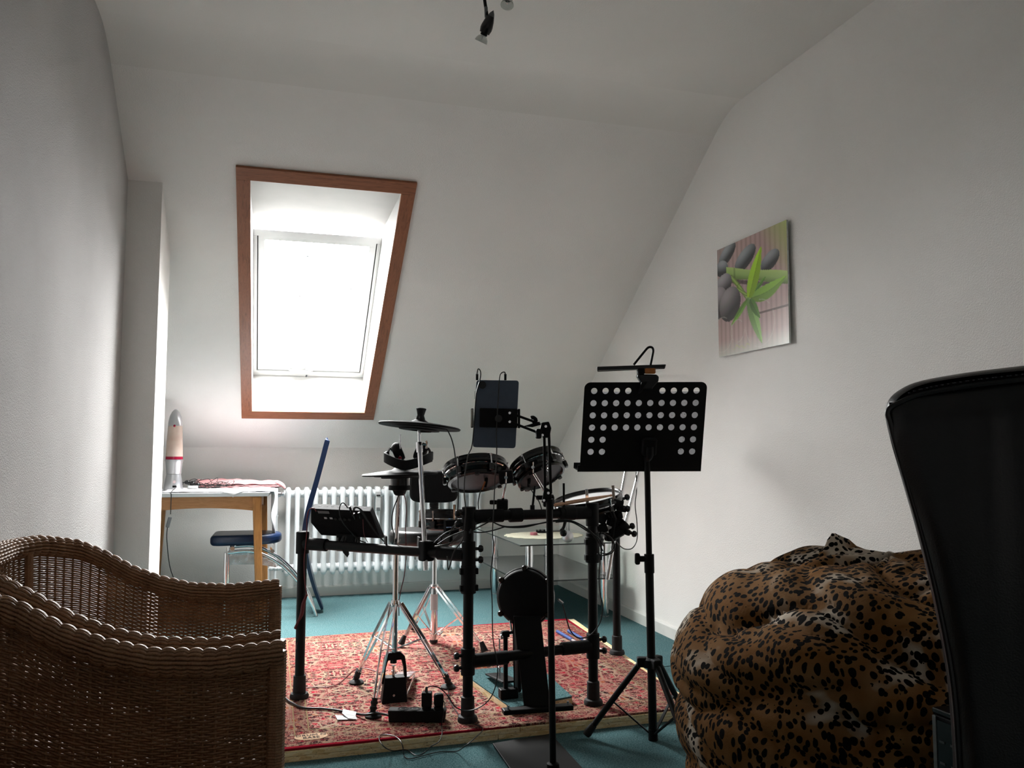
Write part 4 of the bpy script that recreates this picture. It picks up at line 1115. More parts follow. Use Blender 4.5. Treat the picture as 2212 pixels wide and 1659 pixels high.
def lathe_pad(root, c, ax, R, h, nlug=6, under=True, head='mesh_head', phase=0, rim=True):
    """drum pad: c is the centre of the playing surface, ax points out of the head"""
    ax = Vector(ax).normalized()
    MB().lathe([(R*.93, -.002), (R*.985, -.006), (R*.985, -h*.55), (R*.90, -h*.75), (R*.93, -h*.82), (R*.93, -h), (R*.84, -h-.004), (R*.80, -h*.9), (R*.78, -h*.8)], c, ax, 56, cap=False).build('shell', M['black_gloss'], root, smooth=40)
    MB().lathe([(R*1.0, .010), (R*1.035, .013), (R*1.045, .006), (R*1.02, -.004), (R*1.06, -.010), (R*1.055, -.016), (R*.99, -.014), (R*.985, .0)], c, ax, 56, closed=True).build('rim_hoop', M['black_gloss'], root, smooth=50)
    MB().lathe([(R*1.012, -.0165), (R*1.022, -.021), (R*.99, -.023)], c, ax, 56, cap=False).build('chrome_hoop', M['chrome'], root, smooth=50)
    MB().lathe([(R*.985, -.003), (R*.3, .0), (0.0001, .0005)], c, ax, 56, cap=False).build('drum_head', M[head], root, smooth=True)
    if under: MB().lathe([(R*.80, -h*.90), (R*.3, -h*.9), (.0001, -h*.9)], c, ax, 48, cap=False).build('underside', M['pad_under'], root, smooth=True)
    t = Vector((1, 0, 0)) if abs(ax.x) < .9 else Vector((0, 1, 0)); e1 = ax.cross(t).normalized(); e2 = ax.cross(e1)
    for k in range(nlug):
        a = 2*math.pi*(k+phase)/nlug; d = e1*math.cos(a)+e2*math.sin(a)
        m = MB(); m.bar(c+d*R*1.03-ax*(h*.45), c+d*R*1.03-ax*(h*.92), .022, .014, d); l = m.build('lug', M['black_gloss'], root, bevel=.004)
        MB().tube([c+d*R*1.055+ax*.004, c+d*R*1.055-ax*(h*.5)], .0032, 8).build('tension_rod', M['chrome'], l, smooth=True)
        MB().cyl(c+d*R*1.055+ax*.003, c+d*R*1.055+ax*.011, .0055, seg=6).build('rod_head', M['chrome'], l)
    for k in range(3):
        a = 2*math.pi*(k+.4)/3; d = e1*math.cos(a)+e2*math.sin(a)
        MB().cyl(c+d*R*.87-ax*(h+.002), c+d*R*.87-ax*(h+.009), .009, seg=14).build('rubber_stud', M['rubber'], root)
    return e1, e2
def tom(px, py, dep, phi, away, R, h, label, mount_px, clamp_px, jack_px, cab):
    c = at(px, py, dep=dep); ax = img_axis(phi, away)
    t = thing('tom_pad', label, 'drum pad', c, 'tom pads above the rack')
    lathe_pad(t, c, ax, R, h, 6, phase=.25)
    # mount block on the near side with wing nut
    mp_ = at(*mount_px, dep=dep-R*.85)
    rr = Matrix((RGT, FWD, UPV)).transposed()
    mb_ = MB().box(mp_, (.055, .035, .05), rr @ Matrix.Rotation(math.radians(phi), 3, 'Y').inverted()).build('mount_block', M['black_matt'], t, bevel=.004)
    q = mp_-FWD*.02
    MB().tube([q+UPV*.020, q+UPV*.004, q-UPV*.004, q-UPV*.022], .0032, 8).build('wing_nut', M['chrome'], mb_, smooth=True)
    MB().lathe([(.0065, 0), (.0065, .006)], q-FWD*.004, FWD, 12).build('wing_hub', M['chrome'], mb_)
    # chrome L-rod down to a clamp on the bar
    cl = at(*clamp_px, dep=dep-.02)
    MB().tube([mp_+FWD*.01, mp_+FWD*.005-UPV*.02, cl], .0058, 10).build('chrome_rod', M['chrome'], t, smooth=True)
    k = MB().box(cl-UPV*.012, (.045, .05, .045), rr).build('rod_clamp', M['black_matt'], t, bevel=.006)
    MB().box(cl-UPV*.0-RGT*.035, (.03, .02, .016), rr).build('clamp_wing', M['black_matt'], k, bevel=.004)
    j = at(*jack_px, dep=dep-.05)
    MB().tube([j+UPV*.02+FWD*.02, j, j-UPV*.022-RGT*.003], [.008, .007, .005], 10).build('jack_plug', M['black_matt'], t, smooth=True)
    MB().tube([at(x, y, dep=dep-.06) for x, y in cab], .0022, 8, 6).build('cable', M['cable'], t, smooth=True)
    return t, c, ax
t1, c1_, a1_ = tom(1027, 1012, 3.28, 7, .46, .122, .060, 'black tom pad with white head above the left end of the top bar', (1093, 1030), (1085, 1085), (1050, 1040), [(1046, 1046), (1038, 1060), (1033, 1085), (1034, 1100)])
MB().tube([at(1048, 1040, dep=3.22), at(1041, 1058, dep=3.22)], .0034, 8).build('orange_cable_tie', plain('orange_tape', '#b0602c', .5), t1, smooth=True)
t2, c2_, a2_ = tom(1158, 1003, 3.32, 24, .52, .108, .060, 'black tom pad tilted up to the right behind the tablet stand pole', (1151, 1008), (1185, 1075), (1143, 1040), [(1143, 1046), (1150, 1062), (1165, 1085), (1172, 1110)])

# --- snare pad low behind the left middle post
sc0 = at(965, 1108, dep=3.34)
sn_ = thing('snare_pad', 'black snare pad with chrome lugs low beside the drum seat', 'drum pad', sc0)
lathe_pad(sn_, sc0, img_axis(0, .125), .105, .062, 8, phase=.1, under=False)
mm = at(975, 1138, dep=3.20)
bx = MB().box(mm, (.055, .03, .055), .1).build('mount_block', M['black_matt'], sn_, bevel=.003)
MB().tube([mm+Vector((-.025, -.022, .0)), mm+Vector((-.006, -.024, 0)), mm+Vector((.006, -.024, 0)), mm+Vector((.026, -.022, .0))], .003, 8).build('wing_nut', M['chrome'], bx, smooth=True)
MB().cyl(mm+Vector((0, -.016, 0)), mm+Vector((0, -.028, 0)), .0065).build('wing_hub', M['chrome'], bx)
MB().tube([mm+Vector((.012, 0, .02)), mm+Vector((.012, .0, .085))], .0055, 8).build('chrome_rod', M['chrome'], sn_, smooth=True)
MB().tube([mm+Vector((0, 0, -.02)), mm+Vector((0, .01, -.07)), at(975, 1170, dep=3.16)], .009, 10).build('mount_arm', M['black'], sn_, smooth=True)

# --- floor tom pad on the right wing
fc = at(1270, 1078, dep=3.42); fax = img_axis(10, -.05)
ft = thing('floor_tom_pad', 'black floor tom pad with white head on the right wing of the rack', 'drum pad', fc)
lathe_pad(ft, fc, fax, .135, .045, 6, phase=.3, under=False)
for x, y in ((1266, 1064), (1323, 1056)):
    MB().bar(at(x+1, y-8, dep=3.30), at(x+3, y+22, dep=3.30), .012, .003, FWD).build('rim_clip', M['steel'], ft, bevel=.0012)
for x, y, s in ((1318, 1092, .036), (1335, 1088, .03), (1342, 1098, .026)):
    MB().box(at(x, y, dep=3.34), (s*1.3, .03, s), Matrix.Rotation(.25, 3, 'Y')).build('mount_block', M['black_matt'], ft, bevel=.005)
bolt(at(1345, 1078, dep=3.34), (1, -.2, .4), ft); bolt(at(1345, 1098, dep=3.32), (1, -.3, -.1), ft)
MB().tube([at(1320, 1100, dep=3.34), at(1328, 1120, dep=3.36), at(1322, 1160, dep=3.36)], .008, 10).build('mount_arm', M['black'], ft, smooth=True)
st = thing('drumstick', 'light wooden drumstick lying across the floor tom pad', 'drumstick', at(1265, 1078, dep=3.28))
a, b = at(1198, 1091, dep=3.18), at(1322, 1070, dep=3.34)
m = MB(); P = [a.lerp(b, t) for t in (0, .02, .1, .6, .85, .95, .97, .985, 1)]; m.tube(P, [.0055, .0074, .0078, .0076, .0055, .0036, .005, .0058, .003], 12); m.build('shaft', M['stick'], st, smooth=True)

# --- drum module on the left bar
md = thing('drum_module', 'black drum sound module mounted on the left bar, its back to us', 'drum module', at(755, 1150, dep=3.35))
def mq(x, y, d): return at(x, y, dep=d)
D0 = 3.30
back = [mq(671.8, 1098.4, D0), mq(799.5, 1104, D0-.06), mq(822, 1163, D0+.0), mq(694, 1156, D0+.06), mq(671.5, 1129, D0+.05)]
topf = [mq(679.8, 1088, D0+.16), mq(804.7, 1094.4, D0+.10), mq(832, 1161.6, D0+.13), mq(706, 1152, D0+.19), mq(680, 1122, D0+.18)]
m = MB(); m.add(back+topf, [(0, 1, 2, 3, 4), (9, 8, 7, 6, 5)]+[(i, i+5, (i+1) % 5+5, (i+1) % 5) for i in range(5)])
m.build('case', plain('module_case', '#18181a', .75, spec=.06, nscale=200, var=.2), md, bevel=.003)
bnv = ((back[1]-back[0]).cross(back[3]-back[0])).normalized()
if bnv.dot(FWD) > 0: bnv = -bnv
def bp(u, w, o=.001): return back[0].lerp(back[1], u).lerp(back[3].lerp(back[2], u), w)+bnv*o
def plate(u0, u1, w0, w1, th, mat, nm): return MB().prism([bp(u0, w0, 0), bp(u1, w0, 0), bp(u1, w1, 0), bp(u0, w1, 0)], bnv*th).build(nm, mat, md)
plate(.10, .29, .07, .16, .0016, plain('grey_sticker', '#6d6d70', .5), 'rating_label')
plate(.17, .215, .30, .36, .0012, M['paper'], 'socket_mark'); plate(.265, .31, .30, .36, .0012, M['paper'], 'socket_mark')
for u in (.36, .44, .52, .60): MB().cyl(bp(u, .34, 0), bp(u, .34, .004), .006, seg=16).build('socket', M['rubber'], md)
for i in range(8):
    q = topf[0].lerp(topf[1], .12+.11*i); q2 = back[0].lerp(back[1], .12+.11*i)
    tn = ((topf[1]-topf[0]).cross(back[0]-topf[0])).normalized(); tn = tn if tn.z > 0 else -tn
    MB().box(q.lerp(q2, .45)+tn*.0006, (.012, .004, .0012), math.atan2((topf[1]-topf[0]).y, (topf[1]-topf[0]).x)).build('marking', M['grey_plastic'], md)
brk = MB().box(bp(.48, 1.0, .006)+Vector((0, .02, -.02)), (.085, .05, .07), -.6).build('mount_bracket', M['black_matt'], md, bevel=.004)
for u in (.32, .62): MB().cyl(bp(u, .98, .012)-Vector((0, 0, .0)), bp(u, 1.12, .03), .006, seg=12).build('knob', M['black_gloss'], brk, smooth=True)
def plugcable(pts, dep, nm='cable', par=None, r=.0022, mat='cable', plug=True):
    P = [at(x, y, dep=(dep[i] if isinstance(dep, list) else dep)) for i, (x, y) in enumerate(pts)]
    return MB().tube(P, r, 8, 6).build(nm, M[mat], par, smooth=True)
plugcable([(752, 1098), (741, 1086), (734, 1095), (734, 1112), (742, 1130), (757, 1148), (775, 1166), (790, 1172)], 3.22, 'cable', md)
plugcable([(765, 1103), (768, 1097), (776, 1099), (785, 1112), (800, 1135), (815, 1155), (830, 1170)], 3.22, 'cable', md)
plugcable([(762, 1115), (764, 1098), (772, 1096), (782, 1103), (794, 1122), (812, 1150), (828, 1168)], 3.21, 'cable', md)
plugcable([(784, 1122), (785, 1145), (788, 1160), (795, 1172)], 3.23, 'cable', md, .0012, 'cable_red')
for x, y in ((755, 1097), (764, 1112), (775, 1110)): MB().tube([at(x, y-3, dep=3.225), at(x+4, y+9, dep=3.235)], .0048, 10).build('jack_plug', M['black_gloss'], md, smooth=True)
# bundle of cables strapped under the left bar
cb = thing('cable_bundle', 'black bundle of trigger cables strapped under the left bar', 'cable', at(820, 1185, dep=3.25))
rnd = random.Random(9)
for k in range(7):
    o = rnd.uniform(-3, 3); pts = [(745+o, 1158), (742+2*o, 1172+k), (756, 1180+k*1.5), (790, 1184+k*1.5), (830, 1182+k*1.5), (865, 1181+k*1.4), (900, 1184+k), (935, 1181+k*1.2), (962, 1176+k), (985, 1168-k), (1000, 1158-2*k), (1018, 1150-k)]
    plugcable(pts, [3.26, 3.24, 3.22, 3.20, 3.19, 3.18, 3.17, 3.15, 3.12, 3.08, 3.05, 3.0], 'cable', cb, .0026)
for x, y in ((833, 1180), (905, 1183), (951, 1180)):
    MB().box(at(x, y-6, dep=3.17), (.007, .052, .062)).build('strap', M['rubber'], cb, bevel=.006)
MB().bar(at(858, 1178, dep=3.14), at(864, 1166, dep=3.14), .004, .002, FWD).build('strap_end', M['silver'], cb)
m = MB(); m.prism([at(738, 1186, dep=3.21), at(752, 1189, dep=3.21), at(753, 1199, dep=3.21), at(750, 1204, dep=3.21), at(741, 1194, dep=3.21)], FWD*.012); m.build('velcro_strap', M['rubber'], cb)
# --- crash cymbal pad on a chrome boom
cc = at(907, 914, dep=3.20); cax = img_axis(-5, .13)
cr = thing('cymbal_pad', 'black crash cymbal pad highest on the left on a chrome pole', 'cymbal pad', cc)
def cymbal(root, c, ax, R, bell=.028):
    MB().lathe([(.016, .014), (R*.14, .012), (R*.22, .004), (R*.6, -.002), (R*.97, -.009), (R, -.012), (R*.985, -.017), (R*.9, -.0165), (R*.70, -.015), (R*.68, -.021), (R*.50, -.023), (R*.49, -.028), (R*.22, -.030), (R*.2, -.024)], c, ax, 72).build('cymbal_plate', M['black_matt'], root, smooth=35)
cymbal(cr, cc, cax, .160)
MB().lathe([(.020, .012), (.018, .018), (.0135, .030), (.0165, .044), (.0200, .056), (.0170, .058), (.006, .050)], cc, cax, 20).build('wing_cap', M['rubber'], cr, smooth=50)
b0, b1, b2 = at(905, 926, dep=3.20), at(906, 960, dep=3.19), at(920, 1232, dep=3.06)
MB().tube([cc-cax*.028, b1], .0062, 12).build('upper_rod', M['chrome'], cr, smooth=True)
MB().tube([b1-Vector((0, 0, .0)), b2], .0098, 16).build('pole', M['chrome'], cr, smooth=True)
k = MB().lathe([(.0125, -.022), (.0135, 0), (.0125, .018)], b1-Vector((0, 0, .01)), (b1-b2), 20).build('pole_collar', M['chrome'], cr, smooth=True)
MB().tube([b1+RGT*.012, b1+RGT*.03], .004, 8).build('wing_stem', M['chrome'], k)
MB().tube([b1+RGT*.026+UPV*.014, b1+RGT*.030, b1+RGT*.026-UPV*.016], .0045, 8, 3).build('wing_screw', M['chrome'], k, smooth=True)
tr_ = MB().box(cc-cax*.030+RGT*.022, (.05, .03, .014), .2).build('trigger_box', M['black_gloss'], cr, bevel=.004)
plugcable([(925, 925), (960, 926), (972, 940), (980, 965), (984, 992), (988, 1020), (990, 1060), (989, 1100), (984, 1130), (972, 1150), (968, 1170)], [3.17, 3.17, 3.16, 3.15, 3.14, 3.12, 3.1, 3.08, 3.06, 3.06, 3.06], 'cable', cr, .0024)
pc_ = at(921, 1190, dep=3.09)
MB().box(pc_, (.05, .045, .075), .4).build('pole_clamp', M['black_matt'], cr, bevel=.008)
MB().bar(pc_+RGT*.02+UPV*.02, pc_+RGT*.045+UPV*.035, .02, .012).build('clamp_wing', M['black_matt'], cr, bevel=.003)

# --- crash on the right: chrome booms leaning up behind the music stand, pad hidden by the desk
rc_ = thing('cymbal_pad', 'black cymbal pad half hidden behind the music desk on leaning chrome rods', 'cymbal pad', at(1400, 960, dep=3.72))
cc2 = at(1366, 884, dep=3.88); cymbal(rc_, cc2, img_axis(-8, -.1), .160)
MB().tube([at(1328, 1150, dep=3.42), at(1352, 1020, dep=3.55), at(1362, 960, dep=3.64)], .0085, 14).build('pole', M['chrome'], rc_, smooth=True)
MB().tube([at(1346, 1150, dep=3.50), at(1380, 1020, dep=3.64), at(1386, 985, dep=3.70), cc2-Vector((0, 0, .03))], .0085, 14).build('boom', M['chrome'], rc_, smooth=True)
MB().tube([at(1312, 1252, dep=3.40), at(1330, 1140, dep=3.44)], .0085, 14).build('lower_rod', M['chrome'], rc_, smooth=True)
plugcable([(1374, 1020), (1375, 1060), (1372, 1090), (1376, 1130), (1376, 1165), (1366, 1184), (1350, 1186), (1338, 1178), (1330, 1168)], [3.62, 3.6, 3.58, 3.56, 3.54, 3.52, 3.5, 3.48, 3.46], 'cable', rc_, .0022)
# clamps and connectors crowded on the right wing
rnd = random.Random(11)
for x, y, s, a in ((1296, 1118, .05, .2), (1300, 1142, .045, -.2), (1318, 1110, .032, .5), (1326, 1126, .05, .1), (1332, 1150, .055, -.3), (1345, 1135, .045, .4), (1352, 1148, .03, .2), (1318, 1160, .04, 0), (1290, 1170, .04, .1), (1336, 1112, .03, .7)):
    MB().box(at(x, y, dep=3.38), (s, .04, s*.85), Euler((a, a*1.7, a)).to_matrix()).build('clamp_block', M['black_matt'], rk, bevel=.007)
for x, y, dx, dz in ((1356, 1140, .8, .3), (1360, 1150, .9, -.3), (1340, 1105, .9, .5), (1302, 1165, -.6, -.5)):
    bolt(at(x, y, dep=3.34), (dx, -.2, dz), rk, 1.1)
bolt(at(1213, 1145, dep=3.1), (.1, -1, -.6), rk, 1.3)
MB().tube([at(1222, 1122, dep=3.14), at(1218, 1138, dep=3.12), at(1213, 1147, dep=3.11)], .006, 8).build('clamp_lever', M['black_matt'], rk, smooth=True)
# cables under the top bar and down the right post
c2b = thing('cable_loop', 'black cables looping under the top bar to the right-hand posts', 'cable', at(1240, 1150, dep=3.1))
for k, pts in enumerate([
    [(1065, 1128), (1090, 1138), (1130, 1139), (1170, 1130), (1200, 1124), (1230, 1124), (1255, 1134), (1280, 1152), (1296, 1176), (1300, 1205)],
    [(1050, 1120), (1085, 1136), (1120, 1137), (1160, 1132), (1200, 1126), (1240, 1128), (1270, 1145), (1292, 1170), (1302, 1190)],
    [(1200, 1128), (1235, 1128), (1270, 1148), (1290, 1160), (1300, 1172), (1304, 1180)],
    [(1294, 1150), (1318, 1160), (1328, 1178), (1322, 1194), (1302, 1200), (1290, 1196)],
    [(1300, 1150), (1322, 1164), (1325, 1184), (1312, 1196), (1296, 1194)],
    [(1290, 1160), (1292, 1185), (1296, 1210), (1294, 1250), (1297, 1285), (1302, 1310), (1296, 1345), (1275, 1372), (1250, 1378), (1232, 1362), (1222, 1330), (1214, 1302), (1204, 1293)],
    [(985, 1128), (1000, 1142), (1030, 1150), (1060, 1147), (1090, 1138)],
    [(940, 1170), (965, 1150), (1000, 1140), (1035, 1130), (1060, 1118)],
    [(945, 1176), (970, 1160), (1000, 1148), (1030, 1140), (1062, 1124)]]):
    plugcable(pts, 3.04 if k < 3 or k > 5 else 3.13, 'cable', c2b, .0024)
MB().tube([at(1216, 1303, dep=3.13), at(1206, 1295, dep=3.13)], .005, 10).build('jack_plug', M['steel'], c2b, smooth=True)

# --- hi-hat stand with pad
HB = Vector((.483, 3.31, RZ))
hh = thing('hihat_stand', 'chrome hi-hat stand with black pad and three folding legs', 'hi-hat stand', HB)
HX, HY = HB.x, HB.y
def hz(y): return at(850, y, Y=HY).z
ztri, zcol, zmid = hz(1303), hz(1398), hz(1402)
zpad = hz(1017)
MB().tube([(HX, HY, hz(1410)), (HX, HY, hz(1185))], .0115, 16).build('lower_tube', M['chrome'], hh, smooth=True)
MB().tube([(HX, HY, hz(1190)), (HX+.008, HY, hz(1060))], .0085, 16).build('upper_tube', M['chrome'], hh, smooth=True)
MB().tube([(HX+.010, HY, hz(1062)), (HX+.012, HY, hz(938))], .0032, 10).build('pull_rod', M['steel'], hh, smooth=True)
MB().lathe([(.016, -.012), (.018, 0), (.016, .012)], (HX, HY, hz(1303)), seg=20).build('collar', M['chrome'], hh, smooth=True)
MB().lathe([(.014, -.012), (.0155, 0), (.014, .014)], (HX, HY, hz(1192)), seg=20).build('collar', M['chrome'], hh, smooth=True)
MB().box((HX-.03, HY, hz(1188)), (.03, .016, .022)).build('wing_screw', M['steel'], hh, bevel=.005)
hc0 = Vector((HX+.012, HY, zpad)); cax2 = img_axis(2, .075)
cymbal(hh, hc0, cax2, .152)
hcyl = MB().lathe([(.036, 0), (.036, -.038), (.030, -.040)], hc0-Vector((0, 0, .020)), seg=36).build('sensor_housing', M['black_gloss'], hh, smooth=40)
MB().lathe([(.043, -.040), (.044, -.058), (.028, -.060), (.022, -.075), (.016, -.080)], hc0-Vector((0, 0, .018)), seg=36).build('lower_housing', M['black_matt'], hh, smooth=40)
MB().lathe([(.010, 0), (.008, .02), (.0045, .035)], hc0+Vector((0, 0, .020)), seg=14).build('clutch', M['steel'], hh, smooth=True)
MB().lathe([(.0065, 0), (.0065, .012)], hc0+Vector((0, 0, .045)), seg=14).build('red_felt', plain('red_felt', '#a11c2c', .8), hh)
plugcable([(872, 1066), (876, 1080), (878, 1105), (876, 1140), (877, 1180), (876, 1215), (873, 1245), (866, 1275), (862, 1300), (862, 1330)], [3.26]*10, 'cable', hh, .0018, 'cable_red')
plugcable([(862, 1068), (850, 1100), (846, 1130), (852, 1160), (848, 1175)], 3.28, 'cable', hh)
feet = [(at(770, 1476, Z=RZ), 'a'), (at(968, 1486, Z=RZ), 'b'), (at(806, 1548, Z=RZ), 'c')]
for f, nm in feet:
    top = Vector((HX, HY, ztri)); d = (f-top); d.z = 0; dn = d.normalized(); sd = Vector((-dn.y, dn.x, 0))
    ft_ = f+Vector((0, 0, .035)); tp2 = top+dn*.022
    leg = None
    for s in (-1, 1):
        mid = tp2.lerp(ft_, .46)+sd*.014*s; p0 = tp2+sd*.012*s; p1 = ft_-dn*.006+sd*.004*s
        m = MB(); m.bar(p0, mid, .004, .013, up); m.bar(mid, p1, .004, .013, up); m.build('leg', M['chrome'], hh, bevel=.001)
    m = MB(); m.bar(Vector((HX, HY, zmid)), tp2.lerp(ft_, .46), .012, .004, up); m.build('leg_brace', M['chrome'], hh, bevel=.0008)
    r_ = MB().lathe([(.030, 0), (.031, .006), (.024, .012), (.010, .016)], (f.x, f.y, RZ), seg=24).build('rubber_foot', M['rubber'], hh, smooth=40)
    pts = [f+Vector((0, 0, .010))+dn*.008, f+Vector((0, 0, .025)), ft_+(tp2-ft_).normalized()*.03]
    m = MB(); LL = (pts[2]-pts[0]).length; m.lathe([(.0135 if (i//2) % 2 == 0 else .0105, LL*(i+(i % 2)*.6)/12) for i in range(13)], pts[0], pts[2]-pts[0], 16)
    m.build('foot_boot', M['rubber'], r_, smooth=40)
# pedal frame and foot plate
m = MB(); yz = HY
fr = [(-.022, hz(1408)), (.022, hz(1408)), (.040, hz(1418)), (.046, hz(1440)), (.050, hz(1475)), (.040, hz(1475)), (.034, hz(1440)), (.026, hz(1425)), (-.026, hz(1425)), (-.034, hz(1440)), (-.040, hz(1475)), (-.050, hz(1475)), (-.046, hz(1440)), (-.040, hz(1418))]
MB().prism([Vector((HX+x, yz-.012, z)) for x, z in fr], (0, .024, 0)).build('yoke', M['black'], hh, bevel=.003)
MB().lathe([(.0105, 0), (.0105, .008), (.005, .012), (.005, .030), (.008, .032), (.008, .038), (.004, .04), (.0045, .055), (.010, .058)], (HX-.004, yz, hz(1470)), seg=16).build('linkage', M['chrome'], hh, smooth=40)
MB().cyl((HX-.004, yz, hz(1432)), (HX-.004, yz, hz(1424)), .013).build('spring_knob', M['black_gloss'], hh)
zt_, zb_ = hz(1461), RZ
MB().hexa([Vector((HX-.054, yz-.045, zb_)), Vector((HX+.046, yz-.045, zb_)), Vector((HX+.044, yz+.03, zb_)), Vector((HX-.050, yz+.03, zb_))], [Vector((HX-.040, yz-.02, zt_)), Vector((HX+.044, yz-.02, zt_)), Vector((HX+.040, yz+.03, zt_)), Vector((HX-.038, yz+.03, zt_))]).build('heel_box', M['black'], hh, bevel=.003)
MB().cyl((HX-.008, yz-.043, RZ+.03), (HX-.008, yz-.050, RZ+.030), .0045).build('screw', M['steel'], hh)
m = MB(); a_, b_ = Vector((HX+.03, yz+.03, RZ+.075)), Vector((HX+.10, yz+.30, RZ+.02))
m.bar(a_, b_, .075, .009); m.build('foot_plate', M['steel'], hh, bevel=.004)
MB().tube([Vector((HX+.045, yz, RZ+.004)), Vector((HX+.13, yz+.30, RZ+.006))], .0035, 8).build('base_rod', M['chrome'], hh, smooth=True)
for s in (-1, 1): MB().box((HX+.02+.0*s, yz+.12, RZ+.008+.0), (.012, .2, .006), -.22).build('base_rail', M['black'], hh) if s > 0 else None

# --- headphones lying on the hi-hat pad
hpz = hz(985)
hpc = at(882, 988, dep=3.30)
hp = thing('headphones', 'black headphones resting on the hi-hat pad', 'headphones', hpc)
pts = []
for i in range(15):
    a = math.pi+math.pi*i/14     # band curving towards the viewer
    pts.append(hpc+RGT*(.092*math.cos(a))+Vector((FWD.x, FWD.y, 0))*(.075*math.sin(a)-.0)+Vector((0, 0, -.030+.032*abs(math.cos(a))**1.5)))
m = MB(); n_ = len(pts); vs = []
for i, p in enumerate(pts):
    d = (pts[min(n_-1, i+1)]-pts[max(0, i-1)]).normalized(); nr = Vector((-d.y, d.x, 0))
    for o_, z_ in ((-.006, -.020), (.006, -.017), (.006, .017), (-.006, .020)): vs.append(p+nr*o_+Vector((0, 0, z_)))
m.add(vs, [(i*4+k, i*4+(k+1) % 4, (i+1)*4+(k+1) % 4, (i+1)*4+k) for i in range(n_-1) for k in range(4)]+[(3, 2, 1, 0), tuple((n_-1)*4+k for k in range(4))])
m.build('headband', M['black_matt'], hp, smooth=50, bevel=.003)
for s in (-1, 1):
    q = hpc+RGT*(.088*s)+Vector((FWD.x, FWD.y, 0))*.02
    MB().box(q+Vector((0, 0, .006)), (.014, .04, .035), .0).build('slider', M['black_gloss'], hp, bevel=.004)
    e = hpc+RGT*(.045*s)+Vector((FWD.x, FWD.y, 0))*.035+Vector((0, 0, .022)); axn = (RGT*(-s)*.8+Vector((0, 0, .35))+FWD*.1).normalized()
    MB().lathe([(.012, -.022), (.030, -.020), (.038, -.008), (.040, .004), (.034, .016), (.020, .018), (.016, .006)], e, axn, 32).build('ear_cup', M['black_matt'], hp, smooth=50)
    MB().tube([q+Vector((0, 0, .01)), q+Vector((0, 0, .035))+RGT*(-.01*s), e-axn*.022+Vector((0, 0, .01))], .005, 8, 3).build('yoke', M['steel'] if s < 0 else M['black_gloss'], hp, smooth=True)

# --- drum throne
TB = Vector((.808, 4.19, RZ))
th = thing('drum_throne', 'black drum stool with backrest and chrome tripod base', 'stool', TB)
def tz(y): return at(937, y, Y=TB.y).z
MB().tube([(TB.x, TB.y, tz(1384)), (TB.x, TB.y, tz(1265))], .0185, 20).build('lower_tube', M['chrome'], th, smooth=True)
MB().tube([(TB.x, TB.y, tz(1280)), (TB.x, TB.y, tz(1190))], .0135, 20).build('upper_tube', M['chrome'], th, smooth=True)
MB().lathe([(.020, 0), (.020, .014)], (TB.x, TB.y, RZ+.006), seg=24).build('rubber_cap', M['rubber'], th, smooth=True)
MB().lathe([(.0192, -.045), (.0192, .035)], (TB.x, TB.y, tz(1298)), seg=24, cap=False).build('paper_label', M['paper'], th, smooth=True)
MB().lathe([(.020, -.008), (.025, 0), (.020, .010)], (TB.x, TB.y, tz(1266)), seg=24).build('collar', M['chrome'], th, smooth=True)
MB().lathe([(.023, -.010), (.024, 0), (.023, .010)], (TB.x, TB.y, tz(1372)), seg=24).build('collar', M['chrome'], th, smooth=True)
MB().bar(Vector((TB.x+.025, TB.y-.01, tz(1372))), Vector((TB.x+.045, TB.y-.01, tz(1372)+.018)), .012, .004).build('wing_screw', M['steel'], th)
for fx, fy in ((1045, 1413), (868, 1398), (0, 0)):
    f = at(fx, fy, Z=RZ) if fx else Vector((TB.x-.05, TB.y+.30, RZ))
    if f.y > 4.5: f.y = 4.47
    top = Vector((TB.x, TB.y, tz(1268))); d = f-top; d.z = 0; dn = d.normalized(); sd = Vector((-dn.y, dn.x, 0))
    for s in (-1, 1):
        mid = (top+dn*.02).lerp(f+Vector((0, 0, .03)), .5)+sd*.013*s
        m = MB(); m.bar(top+dn*.022+sd*.011*s, mid, .004, .013, up); m.bar(mid, f+Vector((0, 0, .035))-dn*.01+sd*.004*s, .004, .013, up); m.build('leg', M['chrome'], th, bevel=.001)
    MB().bar(Vector((TB.x, TB.y, tz(1372))), (top+dn*.02).lerp(f+Vector((0, 0, .03)), .5), .013, .004, up).build('leg_brace', M['chrome'], th, bevel=.0008)
    MB().tube([f+Vector((0, 0, .013))+dn*.006, f-dn*.015+Vector((0, 0, .055))], [.018, .010], 14).build('rubber_foot', M['rubber'], th, smooth=True)
# seat: rounded cushion; backrest: rounded pad on a bellows post
scn = at(905, 1150, Y=TB.y); scn = Vector((TB.x-.035, TB.y, tz(1155)))
rad = []
for i in range(48):
    a = 2*math.pi*i/48; r = .185*(1+.06*math.cos(2*a)); rad.append(Vector((scn.x+r*math.cos(a)*1.0, scn.y+r*math.sin(a)*.95, scn.z-.045)))
MB().prism(rad, (0, 0, .075)).build('seat', M['leather'], th, smooth=True, bevel=.026, seg=4)
MB().box((TB.x, TB.y, scn.z-.055), (.12, .12, .012)).build('seat_bracket', M['black'], th)
bc0, dpb = at(937, 1051, dep=4.33), 4.33
W2, H2 = .127, .084
pts = []
for i in range(48):
    a = 2*math.pi*i/48; ca, sa = math.cos(a), math.sin(a); ex = .42
    pts.append(bc0+RGT*(W2*abs(ca)**ex*(1 if ca > 0 else -1))+UPV*(H2*abs(sa)**ex*(1 if sa > 0 else -1))-FWD*.02)
MB().prism(pts, FWD*.045).build('backrest', M['black_matt'], th, smooth=True, bevel=.014, seg=3)
bt = bc0-UPV*.08; m = MB(); nr = 26
prof = [(.022+(.0035 if i % 2 else 0), -i*.0045) for i in range(nr)]
